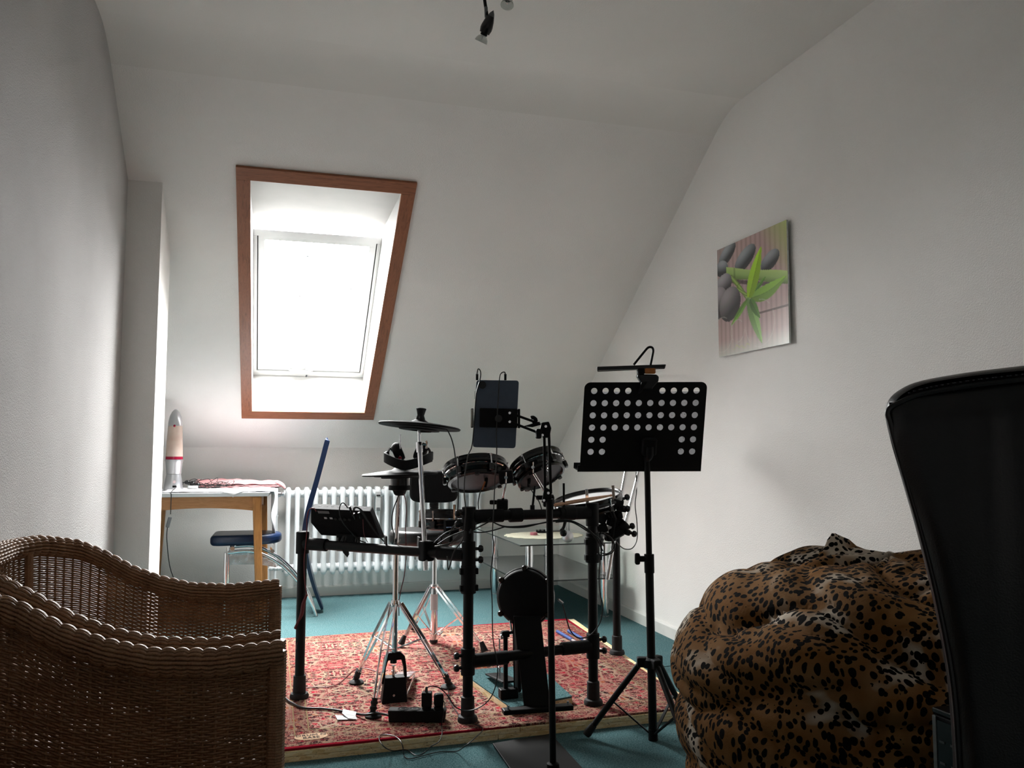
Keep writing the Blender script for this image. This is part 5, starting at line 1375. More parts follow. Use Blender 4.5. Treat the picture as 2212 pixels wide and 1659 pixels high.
m.lathe([(r, h) for r, h in prof], bt+FWD*.01, UPV, 24); m.build('bellows', M['rubber'], th)
MB().tube([bt-UPV*.11+FWD*.01, Vector((TB.x+.0, TB.y+.06, scn.z-.06)), Vector((TB.x, TB.y, scn.z-.055))], .012, 12).build('back_post', M['black'], th, smooth=True)

# --- bass drum pad with pedal
KC = at(1133, 1290, dep=3.22)
kd = thing('kick_drum_pad', 'round black bass drum pad on a slanted stand plate', 'drum pad', Vector((KC.x, KC.y, RZ2)))
kax = (Vector((-.10, -1, .10))).normalized()   # back faces the viewer
fh = Vector((FWD.x, FWD.y, 0)).normalized(); kax = (-fh+Vector((0, 0, .10))-RGT*.16).normalized()
RK = .107
MB().lathe([(RK*.90, .018), (RK*.97, .012), (RK*1.0, .0), (RK*1.0, -.012), (RK*1.05, -.016), (RK*1.06, -.022), (RK*1.03, -.034), (RK*.96, -.036)], KC, kax, 64).build('shell', M['black_matt'], kd, smooth=40)
MB().lathe([(RK*1.06, -.0225), (RK*1.085, -.030), (RK*1.05, -.046), (RK*1.0, -.047)], KC, kax, 64, cap=False).build('hoop', M['black_gloss'], kd, smooth=50)
MB().lathe([(RK*1.0, -.044), (.0001, -.044)], KC, kax, 64, cap=False).build('drum_head', M['mesh_head'], kd)
t_ = Vector((1, 0, 0)); ke1 = kax.cross(Vector((0, 0, 1))).normalized(); ke2 = kax.cross(ke1)
for a in (35, 145, 215, 325, 90+180):
    d = ke1*math.cos(math.radians(a))+ke2*math.sin(math.radians(a))
    l = MB().lathe([(.010, -.035), (.012, 0), (.012, .012), (.009, .017)], KC+d*RK*1.04, kax, 16).build('lug', M['black_gloss'], kd, smooth=40)
lab = KC+kax*.0185-UPV*.045
def cam_R(normal):
    z = normal.normalized(); x = Vector((0, 0, 1)).cross(z).normalized(); y = z.cross(x); return Matrix((x, y, z)).transposed()
Rk = cam_R(kax).to_4x4(); lgm = plain('faint_grey_print', '#8a8a8c', .6)
for s_, sz_t, dx, dy in (('ELECTRONIC', .0042, -.002, .012), ('DRUM PAD', .0030, -.006, .0065), ('CE', .0095, .008, -.002)):
    text_obj(s_, sz_t, lgm, kd, Matrix.Translation(KC+kax*.0190-Vector((0, 0, .078))) @ Rk @ Matrix.Translation((dx, dy, 0)), 'print')
# slanted stand plate in front of the pad
p_tl, p_tr = at(1109, 1331, dep=3.13), at(1168, 1331, dep=3.13)
p_bl, p_br = at(1132, 1503, dep=3.00), at(1189, 1498, dep=3.00)
p_bl.z = p_br.z = RZ2+.012
MB().prism([p_tl, p_tr, p_br, p_bl], fh*.006).build('stand_plate', M['black'], kd, bevel=.0015)
p2 = [at(1107, 1340, dep=3.16), at(1122, 1345, dep=3.24), at(1126, 1478, dep=3.24), at(1110, 1478, dep=3.16)]
p2[2].z = p2[3].z = RZ2+.01
MB().prism(p2, RGT*.005).build('side_plate', M['black'], kd)
b_l, b_r = at(1086, 1510, dep=2.96), at(1236, 1497, dep=3.02); b_l.z = b_r.z = RZ2+.010
MB().bar(b_l, b_r, .040, .018).build('base_bar', M['black'], kd, bevel=.004)
for t_ in (.07, .93): MB().cyl(b_l.lerp(b_r, t_)+Vector((0, -.004, -.01)), b_l.lerp(b_r, t_)+Vector((0, -.004, .022)), .0045).build('spur_screw', M['chrome'], kd, smooth=True)
# pedal behind, to the left
pq = at(1098, 1475, dep=3.16); pq.z = RZ2
pdl = thing('kick_pedal', 'black bass drum pedal with chain beside the slanted stand plate', 'pedal', pq)
zt2 = at(1093, 1373, dep=3.16).z
MB().bar(Vector((pq.x-.01, pq.y, RZ2+.01)), Vector((pq.x-.012, pq.y, zt2)), .014, .016, (1, 0, 0)).build('frame_post', M['black'], pdl, bevel=.003)
MB().bar(Vector((pq.x+.052, pq.y+.03, RZ2+.01)), Vector((pq.x+.050, pq.y+.03, zt2)), .014, .016, (1, 0, 0)).build('frame_post', M['black'], pdl, bevel=.003)
MB().tube([Vector((pq.x-.03, pq.y, zt2+.004)), Vector((pq.x+.06, pq.y+.03, zt2+.004))], .006, 10).build('axle', M['steel'], pdl, smooth=True)
MB().box(Vector((pq.x-.012, pq.y, zt2+.004)), (.03, .022, .024)).build('bearing', M['black_matt'], pdl, bevel=.004)
MB().lathe([(.008, 0), (.010, .004), (.008, .010)], Vector((pq.x-.034, pq.y-.004, zt2-.006)), (1, 0, 0), 14).build('cam', M['steel'], pdl, smooth=True)
MB().tube([Vector((pq.x-.036, pq.y, zt2-.012)), Vector((pq.x-.035, pq.y, zt2-.05))], .0028, 8).build('spring_hook', M['steel'], pdl, smooth=True)
m = MB(); N9 = 60
m.tube([Vector((pq.x-.034+.0055*math.cos(i*1.05), pq.y+.0055*math.sin(i*1.05), zt2-.05-i*.0012)) for i in range(N9)], .0012, 5); m.build('spring', M['chrome'], pdl, smooth=True)
MB().tube([Vector((pq.x-.034, pq.y, zt2-.122)), Vector((pq.x-.034, pq.y, zt2-.16))], .004, 8).build('spring_bolt', M['steel'], pdl)
MB().box(Vector((pq.x+.0, pq.y, RZ2+.018)), (.07, .04, .036)).build('base_clamp', M['black'], pdl, bevel=.003)
MB().bar(Vector((pq.x+.02, pq.y+.03, RZ2+.05)), Vector((pq.x+.02, pq.y+.30, RZ2+.012)), .07, .008).build('foot_board', M['black'], pdl, bevel=.003)
MB().tube([Vector((pq.x+.02, pq.y+.02, zt2)), Vector((pq.x+.02, pq.y+.05, zt2+.05))], .004, 8).build('beater_shaft', M['chrome'], pdl)

# ================================================================== tablet on its stand
PB_ = at(1195, 1700, Z=.01)
ts = thing('tablet_stand', 'black floor stand with jointed arm and flat square base holding the tablet', 'stand', Vector((PB_.x, PB_.y, 0)))
q0 = [at(1064, 1609, Z=.004), at(1190, 1588, Z=.004)]; w_ = q0[1]-q0[0]; bd = Vector((.10, -1, 0)).normalized()
q1 = at(1255, 1659, Z=.004); bd = (q1-q0[1]); bd.z = 0; bd.normalize(); L_ = .42
MB().prism([q0[0], q0[1], q0[1]+bd*L_, q0[0]+bd*L_], (0, 0, .006)).build('base_plate', M['black'], ts, bevel=.0015)
pb = (q0[0]+q0[1])/2+bd*.27; pt_ = at(1188, 1085, dep=0)
bx_ = at(1194.5, 1650, Z=.01); pole_b = Vector((0, 0, 0))
# foot of the pole on the plate, directly below the photographed pole
best = min([q0[0].lerp(q0[1], u/40)+bd*(.235+.01*k) for u in range(0, 41) for k in range(0, 15)], key=lambda p: abs((p-EYE).dot(RGT)/(p-EYE).dot(FWD)*F_PX+1106-1195.5)+abs((p-pb).length)*300)
dpz = (best-EYE).dot(FWD)
ptop = at(1186.5, 1082, dep=dpz+.06)
MB().tube([Vector((best.x, best.y, .01)), ptop.lerp(best, .0)], .0108, 18).build('pole', M['black'], ts, smooth=True)
MB().lathe([(.020, 0), (.020, .012), (.0125, .016)], (best.x, best.y, .010), seg=24).build('pole_socket', M['black_matt'], ts, smooth=40)
DT = dpz+.06
MB().tube([at(1188, 1100, dep=DT), at(1187, 1078, dep=DT)], .0125, 18).build('pole_sleeve', M['black_matt'], ts, smooth=True)
MB().prism([at(1176, 1052, dep=DT-.006), at(1192, 1060, dep=DT-.006), at(1191, 1086, dep=DT-.006), at(1170, 1086, dep=DT-.006)], FWD*.012).build('lower_bracket', M['black'], ts, bevel=.002)
for x, y in ((1184.5, 1065), (1175, 1081)): MB().cyl(at(x, y, dep=DT-.012), at(x, y, dep=DT+.012), .0042).build('rivet', M['chrome'], ts)
for xa, xb in ((1175.5, 1177.5), (1185.5, 1190)):
    MB().bar(at(xa, 930, dep=DT), at(xb, 1066, dep=DT), .009, .008, FWD).build('lower_arm', M['black'], ts, bevel=.001)
m = MB(); m.tube([at(1181.5, 990, dep=DT)+UPV*(i*.0022)+RGT*(.0035*math.cos(i*1.3))+FWD*(.0035*math.sin(i*1.3)) for i in range(-28, -2)], .0009, 5); m.build('spring', M['chrome'], ts)
MB().prism([at(1170, 913, dep=DT-.008), at(1186, 911, dep=DT-.008), at(1191, 925, dep=DT-.008), at(1187, 946, dep=DT-.008), at(1172, 946, dep=DT-.008), at(1166, 928, dep=DT-.008)], FWD*.016).build('elbow_bracket', M['black'], ts, bevel=.003)
for x, y in ((1179, 921), (1172, 940), (1165, 914)): MB().cyl(at(x, y, dep=DT-.014), at(x, y, dep=DT+.014), .0042).build('rivet', M['chrome'], ts)
for (xa, ya, xb, yb) in ((1101, 892, 1168, 916), (1101, 911, 1166, 936)):
    MB().bar(at(xa, ya, dep=DT-.02), at(xb, yb, dep=DT), .008, .008, FWD).build('upper_arm', M['black'], ts, bevel=.001)
for xa, ya in ((1101, 892), (1101, 911)): MB().cyl(at(xa, ya, dep=DT-.032), at(xa, ya, dep=DT-.01), .0042).build('rivet', M['chrome'], ts)
MB().tube([at(1147, 903, dep=DT-.012), at(1152, 902, dep=DT-.012), at(1158, 908, dep=DT-.012), at(1150, 914, dep=DT-.012)], .0065, 10, 3).build('adjuster', M['black_matt'], ts, smooth=True)
MB().prism([at(1131, 921, dep=DT-.02), at(1150, 915, dep=DT-.02), at(1166, 911, dep=DT-.02), at(1168, 918, dep=DT-.02), at(1150, 923, dep=DT-.02)], FWD*.02).build('cover_bracket', M['black_matt'], ts, bevel=.002)
MB().box(at(1163, 937, dep=DT-.02), (.018, .022, .032)).build('knob', M['black_matt'], ts, bevel=.005)
# holder jaws
TD = DT-.0; rr = Matrix((RGT, FWD, UPV)).transposed()
MB().bar(at(1036, 902, dep=TD-.012), at(1118, 904, dep=TD-.012), .010, .062, UPV).build('holder_plate', M['black'], ts, bevel=.003)
for x, y in ((1020, 903), (1121, 904)):
    k = MB().box(at(x, y, dep=TD), (.008, .03, .062), rr).build('holder_jaw', M['black'], ts, bevel=.002)
MB().prism([at(1017.5, 884, dep=TD-.018), at(1021.5, 884, dep=TD-.018), at(1020.5, 922, dep=TD-.018), at(1016.5, 922, dep=TD-.018)], FWD*.005).build('jaw_trim', plain('pale_rubber', '#bcb9b0', .5), ts, bevel=.001)
MB().cyl(at(1077, 904, dep=TD-.035), at(1077, 904, dep=TD-.012), .012).build('ball_joint', M['black_gloss'], ts, smooth=40)
MB().bar(at(1077, 904, dep=TD-.026), at(1101, 901, dep=TD-.026), .012, .03, UPV).build('joint_plate', M['black_matt'], ts, bevel=.003)
tq = [at(1029, 821, dep=TD), at(1121, 822, dep=TD), at(1113.5, 968.5, dep=TD), at(1021, 966, dep=TD)]
tbt = thing('tablet', 'dark blue-grey tablet seen from behind, held upright by the stand', 'tablet', tq[3])
def rounded(q, r, n=5):
    out = []
    for i in range(4):
        p, a, b = q[i], q[i-1], q[(i+1) % 4]; da = (a-p).normalized(); db = (b-p).normalized()
        for k in range(n+1):
            t = k/n; out.append((p+da*r)*(1-t)**2+p*2*t*(1-t)+(p+db*r)*t*t)
    return out
MB().prism(rounded(tq, .010), FWD*.0075).build('back_shell', plain('blue_grey_aluminium', '#4f5c70', .4, metal=.0, nscale=40, var=.05), tbt, bevel=.0015)
cl = at(1042, 831.5, dep=TD-.001); k = MB().cyl(cl+FWD*.0015, cl-FWD*.0018, .0125, seg=32).build('camera', M['black_gloss'], tbt, smooth=40)
MB().cyl(cl-FWD*.0016-RGT*.003, cl-FWD*.0024-RGT*.003, .005, seg=20).build('lens', M['black_gloss'], k)
MB().bar(at(1026.5, 845, dep=TD+.003), at(1025.5, 862, dep=TD+.003), .002, .004, FWD).build('button', M['steel'], tbt)
def pcable(x0, pts, lab):
    c = thing('charging_cable', lab, 'cable', at(*pts[0], dep=TD))
    P = [at(x, y, dep=TD-.02 if i < 4 else TD-.04) for i, (x, y) in enumerate(pts)]
    MB().tube(P, .0018, 8, 6).build('lead', M['cable'], c, smooth=True)
    MB().tube([at(x0, 821, dep=TD+.003), at(x0, 808, dep=TD+.0)], .0042, 10).build('plug', M['black_matt'], c, smooth=True)
pcable(1030.5, [(1030.5, 808), (1033, 797), (1038, 803), (1037, 820), (1029, 850), (1025, 900), (1023, 930), (1019, 965), (1011, 985), (1004, 1030), (1003, 1070), (1006, 1100), (1003, 1140), (1000, 1165), (985, 1185), (978, 1200), (972, 1222), (968, 1230), (966, 1202)], 'thin black cable hanging from the top left corner of the tablet')
pcable(1091.5, [(1091.5, 810), (1090, 804), (1083, 806), (1079, 816), (1077, 850), (1075, 880), (1074, 905), (1072, 940), (1073, 970), (1072, 1000), (1069, 1040), (1067, 1090), (1064, 1150), (1067, 1180), (1062, 1220), (1060, 1250), (1063, 1300), (1065, 1380), (1075, 1440), (1068, 1490), (1048, 1520), (1015, 1535), (985, 1528), (965, 1500), (945, 1484), (925, 1484), (921, 1498)], 'thin black cable hanging from the middle of the tablet down to the rug')
# ================================================================== music stand
MB0 = Vector((1.313, 2.735, 0)); 
ms = thing('music_stand', 'black folding music stand with perforated desk and tripod legs', 'music stand', MB0)
dm = (MB0-EYE).dot(FWD)
def mz(y, o=(0, 0)): return at(1409, y, Y=MB0.y).z
lean = Vector((-.012, 0, 0))
def mp2(z): return Vector((MB0.x+lean.x*(z/1.0)-.0, MB0.y, z))
zd = mz(1603)
MB().tube([mp2(zd), mp2(mz(1236))], .0148, 20).build('lower_tube', M['black'], ms, smooth=True)
MB().tube([mp2(mz(1240)), mp2(mz(985))], .0108, 20).build('upper_tube', M['black'], ms, smooth=True)
k = MB().tube([mp2(mz(1237)), mp2(mz(1197))], .0178, 20).build('height_collar', M['black_matt'], ms, smooth=True)
q = mp2(mz(1207)); MB().cyl(q, q-RGT*.032, .0105).build('knob_stem', M['black_matt'], k, smooth=True)
MB().box(q-RGT*.042, (.018, .022, .040), Matrix((RGT, FWD, UPV)).transposed()).build('wing_knob', M['black_matt'], k, bevel=.006)
hubz = mz(1430)
MB().lathe([(.026, -.018), (.030, -.010), (.030, .010), (.022, .016)], mp2(hubz), seg=24).build('leg_hub', M['black_matt'], ms, smooth=40)
mfeet = [at(1266, 1588, Z=.012), Vector((1.318, 2.44, .012)), Vector((1.512, 2.845, .012))]
for f in mfeet:
    c0 = mp2(hubz); d = f-c0; d.z = 0; dn = d.normalized(); a = c0+dn*.040+Vector((0, 0, -.004))
    MB().box(c0+dn*.034+Vector((0, 0, .0)), (.034, .030, .034), math.atan2(dn.y, dn.x)).build('leg_bracket', M['black_matt'], ms, bevel=.005)
    l = MB().tube([a, f+(a-f).normalized()*.01], .0108, 16).build('leg', M['black'], ms, smooth=True)
    u_ = (a-f).normalized(); MB().tube([f, f+u_*.010, f+u_*.045], [.013, .0155, .0125], 16).build('rubber_tip', M['rubber'], l, smooth=True)
    mid = a.lerp(f, .52); bot = mp2(zd+.03)
    MB().bar(mid, bot+dn*.012, .011, .005, up).build('leg_brace', M['black'], ms, bevel=.001)
MB().tube([mp2(zd-.004), mp2(zd+.045)], .0165, 20).build('end_cap', M['black_matt'], ms, smooth=True)
# desk: perforated sheet, holes cut through (filled 2D curve)
DD = (mp2(1.0)-EYE).dot(FWD)-.0
dTL, dTR, dBL = at(1263, 826, dep=DD-.025), at(1528, 825, dep=DD-.025), at(1252, 1019, dep=DD+.012)
dx = (dTR-dTL).normalized(); dy = (dBL-dTL); Hd = dy.length; dy = dy-dx*dy.dot(dx)*.0; dyn = dy.normalized(); dn_ = dx.cross(dyn).normalized()
Wd = (dTR-dTL).length
cu = bpy.data.curves.new('desk', 'CURVE'); cu.dimensions = '2D'; cu.fill_mode = 'BOTH'; cu.extrude = .0007
def poly(pts):
    s = cu.splines.new('POLY'); s.points.add(len(pts)-1); s.use_cyclic_u = True
    for p, q in zip(s.points, pts): p.co = (q[0], q[1], 0, 1)
r = .022; out = []
for cx_, cy_, a0 in ((r, -r, 180), (Wd-r, -r, 90)):
    for i in range(9):
        a = math.radians(a0-i*90/8); out.append((cx_+r*math.cos(a), cy_+r*math.sin(a)))
out += [(Wd, -Hd), (0, -Hd)]
poly(out)
def invd(x, y):
    """desk plane coordinates of a photo pixel"""
    d_ = FWD+RGT*((x-1106)/F_PX)-UPV*((y-829.5)/F_PX); t = (dTL-EYE).dot(dn_)/d_.dot(dn_); p = EYE+d_*t-dTL
    v_ = p.dot(dyn-dx*dyn.dot(dx))/(1-dyn.dot(dx)**2); u__ = p.dot(dx)-v_*dyn.dot(dx); return u__, v_
r0, r1 = invd(1283.5, 844.5), invd(1504.5, 845.5); r5 = invd(1276, 976)
for row in range(6):
    for col in range(10):
        if row == 0 and col in (4, 5): continue
        if row >= 4 and 2 <= col <= 7: continue
        u0 = r0[0]+(r1[0]-r0[0])*col/9; v0 = r0[1]+(r5[1]-r0[1])*row/5
        poly([(u0+.0112*math.cos(2*math.pi*i/20), -(v0+.0112*math.sin(2*math.pi*i/20))) for i in range(20)])
ob = bpy.data.objects.new('desk_tmp', cu); COL.objects.link(ob); dg = bpy.context.evaluated_depsgraph_get()
me = bpy.data.meshes.new_from_object(ob.evaluated_get(dg)); bpy.data.objects.remove(ob)
Md = Matrix(((dx.x, -dyn.x, dn_.x, dTL.x), (dx.y, -dyn.y, dn_.y, dTL.y), (dx.z, -dyn.z, dn_.z, dTL.z), (0, 0, 0, 1)))
me.transform(Md); V = np.array([v_.co[:] for v_ in me.vertices]); c = Vector(((V[:, 0].min()+V[:, 0].max())/2, (V[:, 1].min()+V[:, 1].max())/2, V[:, 2].min()))
me.transform(Matrix.Translation(-c)); me.materials.clear(); me.name = 'desk'
link('desk', me, M['black'], ms, c)
away = dn_ if dn_.dot(FWD) > 0 else -dn_
def dp(u, v_, o=0): return dTL+dx*u+dyn*v_+away*o
# page shelf at the foot of the desk, pointing away from us
MB().prism([dp(-.003, Hd-.003, 0), dp(Wd, Hd-.003, 0), dp(Wd, Hd-.003, .055), dp(-.018, Hd-.003, .055)], dyn*.0016).build('page_shelf', M['black'], ms)
MB().prism([dp(-.018, Hd-.022, .055), dp(Wd+.004, Hd-.022, .055), dp(Wd+.004, Hd-.002, .055), dp(-.018, Hd-.002, .055)], away*.0015).build('shelf_lip', M['black'], ms)
MB().prism([dp(-.008, Hd-.024, -.001), dp(.10, Hd-.024, -.001), dp(.10, Hd, -.001), dp(-.008, Hd, -.001)], away*.002).build('corner_fold', M['black'], ms)
hp2 = at(1400, 962, dep=DD-.02)
MB().box(hp2-away*.018, (.050, .045, .060), Matrix((dx, away, -dyn)).transposed()).build('desk_bracket', M['black_matt'], ms, bevel=.006)
MB().tube([hp2-away*.035, hp2-away*.03-Vector((0, 0, .03)), mp2(mz(992))], [.014, .0135, .0125], 14, 4).build('tilt_joint', M['black_matt'], ms, smooth=True)
# sheet music leaning on the far side of the desk: seen through the holes
sm_ = thing('sheet_music', 'sheets of paper on the music desk, showing through its holes', 'paper', dp(Wd/2, Hd, .01))
npap = NT('printed_page'); vpp = npap.coord('Object', (1, 1, 1)); q1 = npap.noise(vpp, 130, 1); q2 = npap.noise(vpp, 11, 2)
sp_f = npap.math('MULTIPLY', npap.math('GREATER_THAN', q1.outputs['Fac'], .69), npap.math('GREATER_THAN', q2.outputs['Fac'], .50))
npap.set(color=npap.mix(sp_f, hexc('#c6c6ca'), hexc('#2a2a2d')), rough=.85)
_tl = npap.n('ShaderNodeBsdfTranslucent'); _mx = npap.n('ShaderNodeMixShader'); _mx.inputs[0].default_value = .16; _out = npap.t.nodes['Material Output']
_tl.inputs['Color'].default_value = (.8, .8, .82, 1); npap.l(npap.b.outputs[0], _mx.inputs[1]); npap.l(_tl.outputs[0], _mx.inputs[2]); npap.l(_mx.outputs[0], _out.inputs['Surface'])
v_t = invd(1400, 846.2)[1]
for (u0, u1, dz) in ((.010, .226, 0), (.228, Wd-.004, .0006)):
    MB().add([dp(u0, v_t, .004+dz), dp(u1, v_t, .004+dz), dp(u1, Hd-.006, .004+dz), dp(u0, Hd-.006, .004+dz)], [(0, 1, 2, 3)]).build('page', npap.m, sm_)
# clip-on reading light
sl = thing('clip_light', 'black clip-on reading light with bent gooseneck and orange clip on the music desk', 'lamp', at(1400, 826, dep=DD-.03))
LD = DD-.035
def lq(x, y, o=0): return at(x, y, dep=LD+o)
MB().prism([lq(1376, 812, -.012), lq(1380, 808, -.012), lq(1419, 809, -.012), lq(1424, 814, -.012), lq(1423, 824, -.012), lq(1412, 836, -.012), lq(1409, 842, -.012), lq(1387, 842, -.012), lq(1385, 826, -.012)], FWD*.04).build('clip_body', M['black_gloss'], sl, bevel=.005, seg=3)
MB().prism([lq(1386, 824, -.014), lq(1400, 824, -.014), lq(1386, 846, -.014), lq(1379, 851, -.014)], FWD*.01).build('clip_spring', M['black_matt'], sl, bevel=.003)
MB().box(lq(1384, 802, -.0), (.026, .03, .022), rr).build('battery_box', M['black_matt'], sl, bevel=.005)
MB().box(lq(1403.5, 801.5, -.004), (.038, .034, .020), rr).build('orange_grip', plain('orange_rubber', '#b06a2c', .4, nscale=60, var=.1), sl, bevel=.005)
MB().tube([lq(1404, 794), lq(1409, 770), lq(1411, 757), lq(1408, 750.5), lq(1400, 751), lq(1390, 762), lq(1369, 788)], .0042, 10, 6).build('gooseneck', M['black'], sl, smooth=True)
MB().hexa([lq(1290, 803, -.01), lq(1436, 797, -.01), lq(1436, 797, .02), lq(1290, 803, .02)], [lq(1289, 792, -.01), lq(1439, 787, -.01), lq(1439, 787, .02), lq(1289, 792, .02)]).build('lamp_bar', M['black_gloss'], sl, bevel=.003)
MB().hexa([lq(1292, 802.5, -.008), lq(1358, 800, -.008), lq(1358, 800, .018), lq(1292, 802.5, .018)], [lq(1292, 800, -.0115), lq(1440, 795, -.0115), lq(1440, 795, .018), lq(1292, 800, .018)]).build('diffuser', plain('frosted_diffuser', '#b8b8b6', .4), sl)

# ================================================================== power strip and plugs
s0, s1 = at(838, 1561, Z=RZ), at(961, 1562, Z=RZ); sd_ = (s1-s0).normalized(); sp2 = Vector((-sd_.y, sd_.x, 0)); LS = (s1-s0).length
ps = thing('power_strip', 'black four-socket power strip on the near edge of the rug', 'power strip', s0.lerp(s1, .5)+sp2*.025)
Hs, Ws = .041, .050
def sq(u, w, z): return s0+sd_*(u*LS)+sp2*(w*Ws)+Vector((0, 0, z))
MB().hexa([sq(0.01, 0, 0), sq(.99, 0, 0), sq(.99, 1, 0), sq(.01, 1, 0)], [sq(-.01, .04, Hs), sq(1.01, .04, Hs), sq(1.01, .96, Hs), sq(-.01, .96, Hs)]).build('housing', M['black_matt'], ps, bevel=.004)
soc = [sq(u, .5, Hs) for u in (.245, .455, .665, .875)]
for c in soc:
    MB().lathe([(.0198, .0), (.0205, .0012), (.0185, .0014), (.0180, .0002)], c, seg=32, cap=False).build('socket_ring', M['black_matt'], ps, smooth=40)
    MB().cyl(c, c+Vector((0, 0, .0006)), .0182, seg=32).build('socket_well', M['black_gloss'], ps)
    for e in (-1, 1): MB().cyl(c+sd_*.0085*e, c+sd_*.0085*e+Vector((0, 0, .0012)), .0025, seg=12).build('contact', M['steel'], ps)
for i, (c, wd_, h_) in enumerate(((soc[2], .036, .050), (soc[3], .034, .046))):
    t = thing('power_adapter', ['black box-shaped charger in the third socket with its cable rising from the top', 'black rounded charger in the last socket with its cable hanging down the front'][i], 'charger', c)
    MB().cyl(c+Vector((0, 0, .0014)), c+Vector((0, 0, .010)), .0168, seg=28).build('plug_base', M['black_matt'], t)
    MB().box(c+Vector((0, 0, .010+h_/2)), (wd_, .030, h_), math.atan2(sd_.y, sd_.x)+(.0 if i == 0 else .35)).build('body', M['black_matt'], t, bevel=.003 if i == 0 else .009, seg=3)
    if i == 0: MB().lathe([(.0058, 0), (.005, .008), (.0032, .018)], c+Vector((-.002, 0, .010+h_)), seg=14).build('cable_boot', M['black_matt'], t, smooth=True)
# mains lead with a paper tag
ml = thing('mains_lead', 'thick black mains lead of the power strip with a folded white tag', 'cable', at(740, 1540, Z=RZ))
MB().tube([sq(-.0, .5, .018), at(815, 1541, dep=3.0), at(790, 1544, dep=2.995), at(765, 1541, Z=RZ+.006), at(738, 1536, Z=RZ+.006), at(700, 1531, Z=RZ+.005), at(655, 1529, Z=RZ+.005), at(628, 1517, Z=RZ+.006), at(600, 1505, Z=RZ+.006), Vector((-.01, 3.03, RZ+.004))], .0042, 10, 6).build('lead', M['cable'], ml, smooth=True)
MB().prism([at(741, 1532, Z=RZ+.013), at(770, 1538, Z=RZ+.013), at(768, 1546, Z=RZ+.010), at(772, 1554, Z=RZ+.004), at(752, 1552, Z=RZ+.006), at(739, 1541, Z=RZ+.010)], (0, 0, .0008)).build('paper_tag', M['paper'], ml)
MB().prism([at(724, 1545, Z=RZ+.003), at(745, 1546, Z=RZ+.003), at(771, 1554, Z=RZ+.003), at(729, 1555, Z=RZ+.003)], (0, 0, .0008)).build('paper_tag', M['paper'], ml)
# loose thin charger lead looping over the near edge on to the carpet
lc = thing('charger_lead', 'thin black lead looping from the last charger over the platform edge to the carpet', 'cable', at(950, 1600, Z=.03))
P = [at(957, 1512, dep=2.86), at(961, 1522, dep=2.85), at(958, 1545, dep=2.83), at(954, 1565, Z=RZ+.004), at(955, 1585, Z=RZ+.004), at(948, 1602, dep=2.76), at(932, 1612, dep=2.74), at(920, 1623, Z=.004), at(900, 1632, Z=.004), at(878, 1620, Z=.004), at(850, 1622, Z=.004), at(832, 1615, dep=2.70), at(820, 1600, dep=2.73), at(822, 1588, Z=RZ+.003), at(845, 1588, Z=RZ+.003), at(862, 1597, dep=2.76), at(870, 1612, dep=2.73), at(872, 1630, Z=.004), at(884, 1639, Z=.004), at(915, 1632, Z=.004), at(950, 1624, Z=.004), at(985, 1623, Z=.004), at(1004, 1612, dep=2.72), at(1026, 1594, dep=2.76), at(1043, 1576, Z=RZ+.003), at(1030, 1566, Z=RZ+.003), at(1000, 1555, Z=RZ+.003), at(985, 1535, Z=RZ+.003), at(972, 1515, Z=RZ+.003), at(968, 1490, Z=RZ+.01)]
for p in P:
    yf_ = 2.868+.023*(p.x+.02)
    if p.z < RZ-.002 and p.y > yf_-.008: p.y = yf_-.008
MB().tube(P, .0017, 8, 6).build('lead', M['cable'], lc, smooth=True)
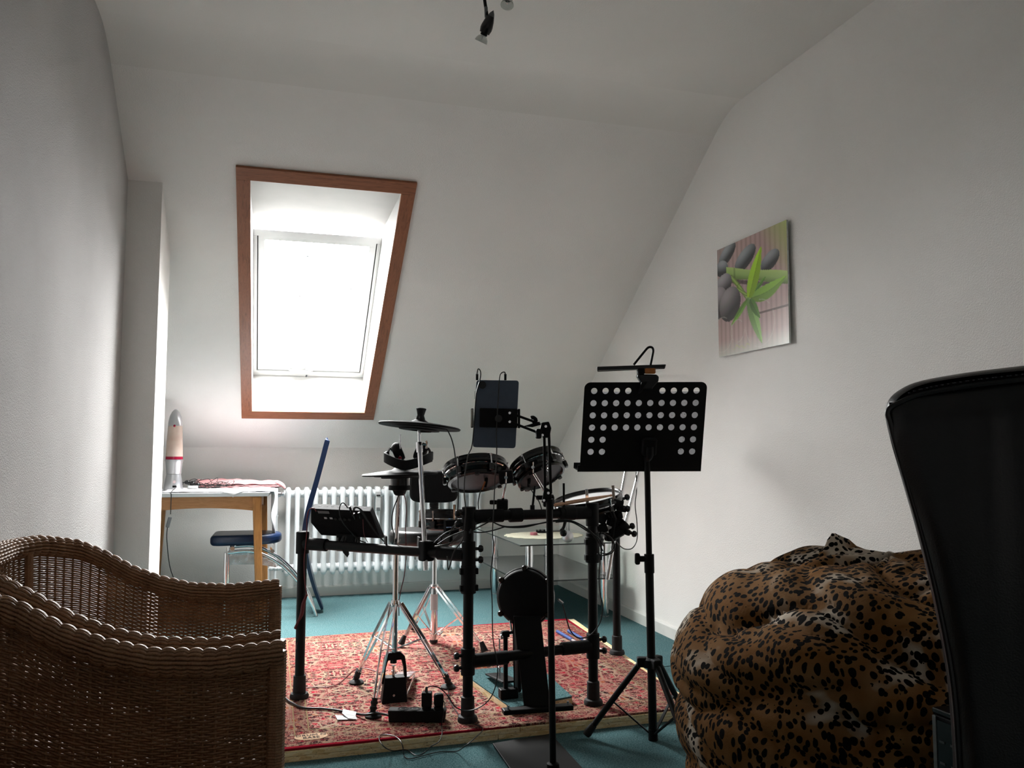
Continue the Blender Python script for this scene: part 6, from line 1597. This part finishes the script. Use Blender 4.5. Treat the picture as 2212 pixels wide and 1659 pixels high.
# red lead down the left post, red sleeve
rl = thing('red_lead', 'dark red lead running down the left post from the drum module, with a red sleeve', 'cable', at(655, 1250, dep=3.28))
LDp = (Vector((P1.x, P1.y-.026, .5))-EYE).dot(FWD)-.0
MB().tube([at(683, 1105, dep=LDp), at(678, 1098, dep=LDp), at(668, 1101, dep=LDp), at(663, 1120, dep=LDp), at(663, 1146, dep=LDp), at(660, 1180, dep=LDp), at(657, 1205, dep=LDp), at(657, 1235, dep=LDp), at(659, 1262, dep=LDp), at(663, 1284, dep=LDp)], .0021, 8, 6).build('lead', M['cable_red'], rl, smooth=True)
MB().tube([at(663, 1284, dep=LDp), at(655, 1305, dep=LDp), at(651, 1328, dep=LDp), at(638, 1358, dep=LDp)], [.004, .0075, .0078, .0065], 10, 4).build('sleeve', plain('red_sleeve', '#5a161c', .6, nscale=40, var=.15), rl, smooth=True)
MB().tube([at(640, 1352, dep=LDp), at(648, 1370, dep=LDp), at(644, 1385, dep=LDp), at(640, 1400, dep=LDp-.03), at(650, 1440, Z=RZ+.02), at(662, 1455, Z=RZ+.003), at(664, 1468, Z=RZ+.003), at(658, 1472, Z=RZ+.003)], .0014, 8, 5).build('lead', M['cable_red'], rl, smooth=True)
r2 = MB().tube([at(655, 1487, Z=RZ+.003), at(680, 1484, Z=RZ+.003), at(710, 1484, Z=RZ+.003), at(735, 1474, Z=RZ+.003), at(765, 1447, Z=RZ+.003), at(790, 1444, Z=RZ+.003), at(820, 1452, Z=RZ+.003), at(838, 1448, Z=RZ+.02)], .0018, 8, 6).build('thin_lead', M['cable_red'], None, smooth=True)
tag(r2, 'thin dark lead lying across the rug from the left post to the hi-hat pedal', 'cable')
# drumsticks with blue grips on the rug
M['clearst'] = plain('pale_acrylic', '#b9b2b4', .15, nscale=30, var=.1)
for i, (a, b, c) in enumerate((((1204, 1364), (1236, 1382), (1322, 1430)), ((1228, 1363), (1262, 1382), (1345, 1424)))):
    t = thing('drumstick', ['nearer of two blue-gripped drumsticks on the rug', 'farther of two blue-gripped drumsticks on the rug'][i], 'drumstick', at(*a, Z=RZ), 'blue-gripped drumsticks on the rug')
    A_, B_ = at(*a, Z=RZ+.0088), at(*b, Z=RZ+.0088); d = (B_-A_).normalized(); L = (B_-A_).length
    n_ = 40; m = MB(); m.tube([A_+d*(L*k/n_) for k in range(n_+1)], [.0082+(.0007 if k % 4 < 2 else 0) for k in range(n_+1)], 12); m.build('blue_grip', plain('blue_grip_tape', '#34508e', .5, nscale=90, var=.2), t, smooth=True)
    MB().tube([B_, B_+d*.16, B_+d*.20, B_+d*.215, B_+d*.22], [.0066, .0062, .004, .0048, .002], 12).build('shaft', M['clearst'], t, smooth=True)
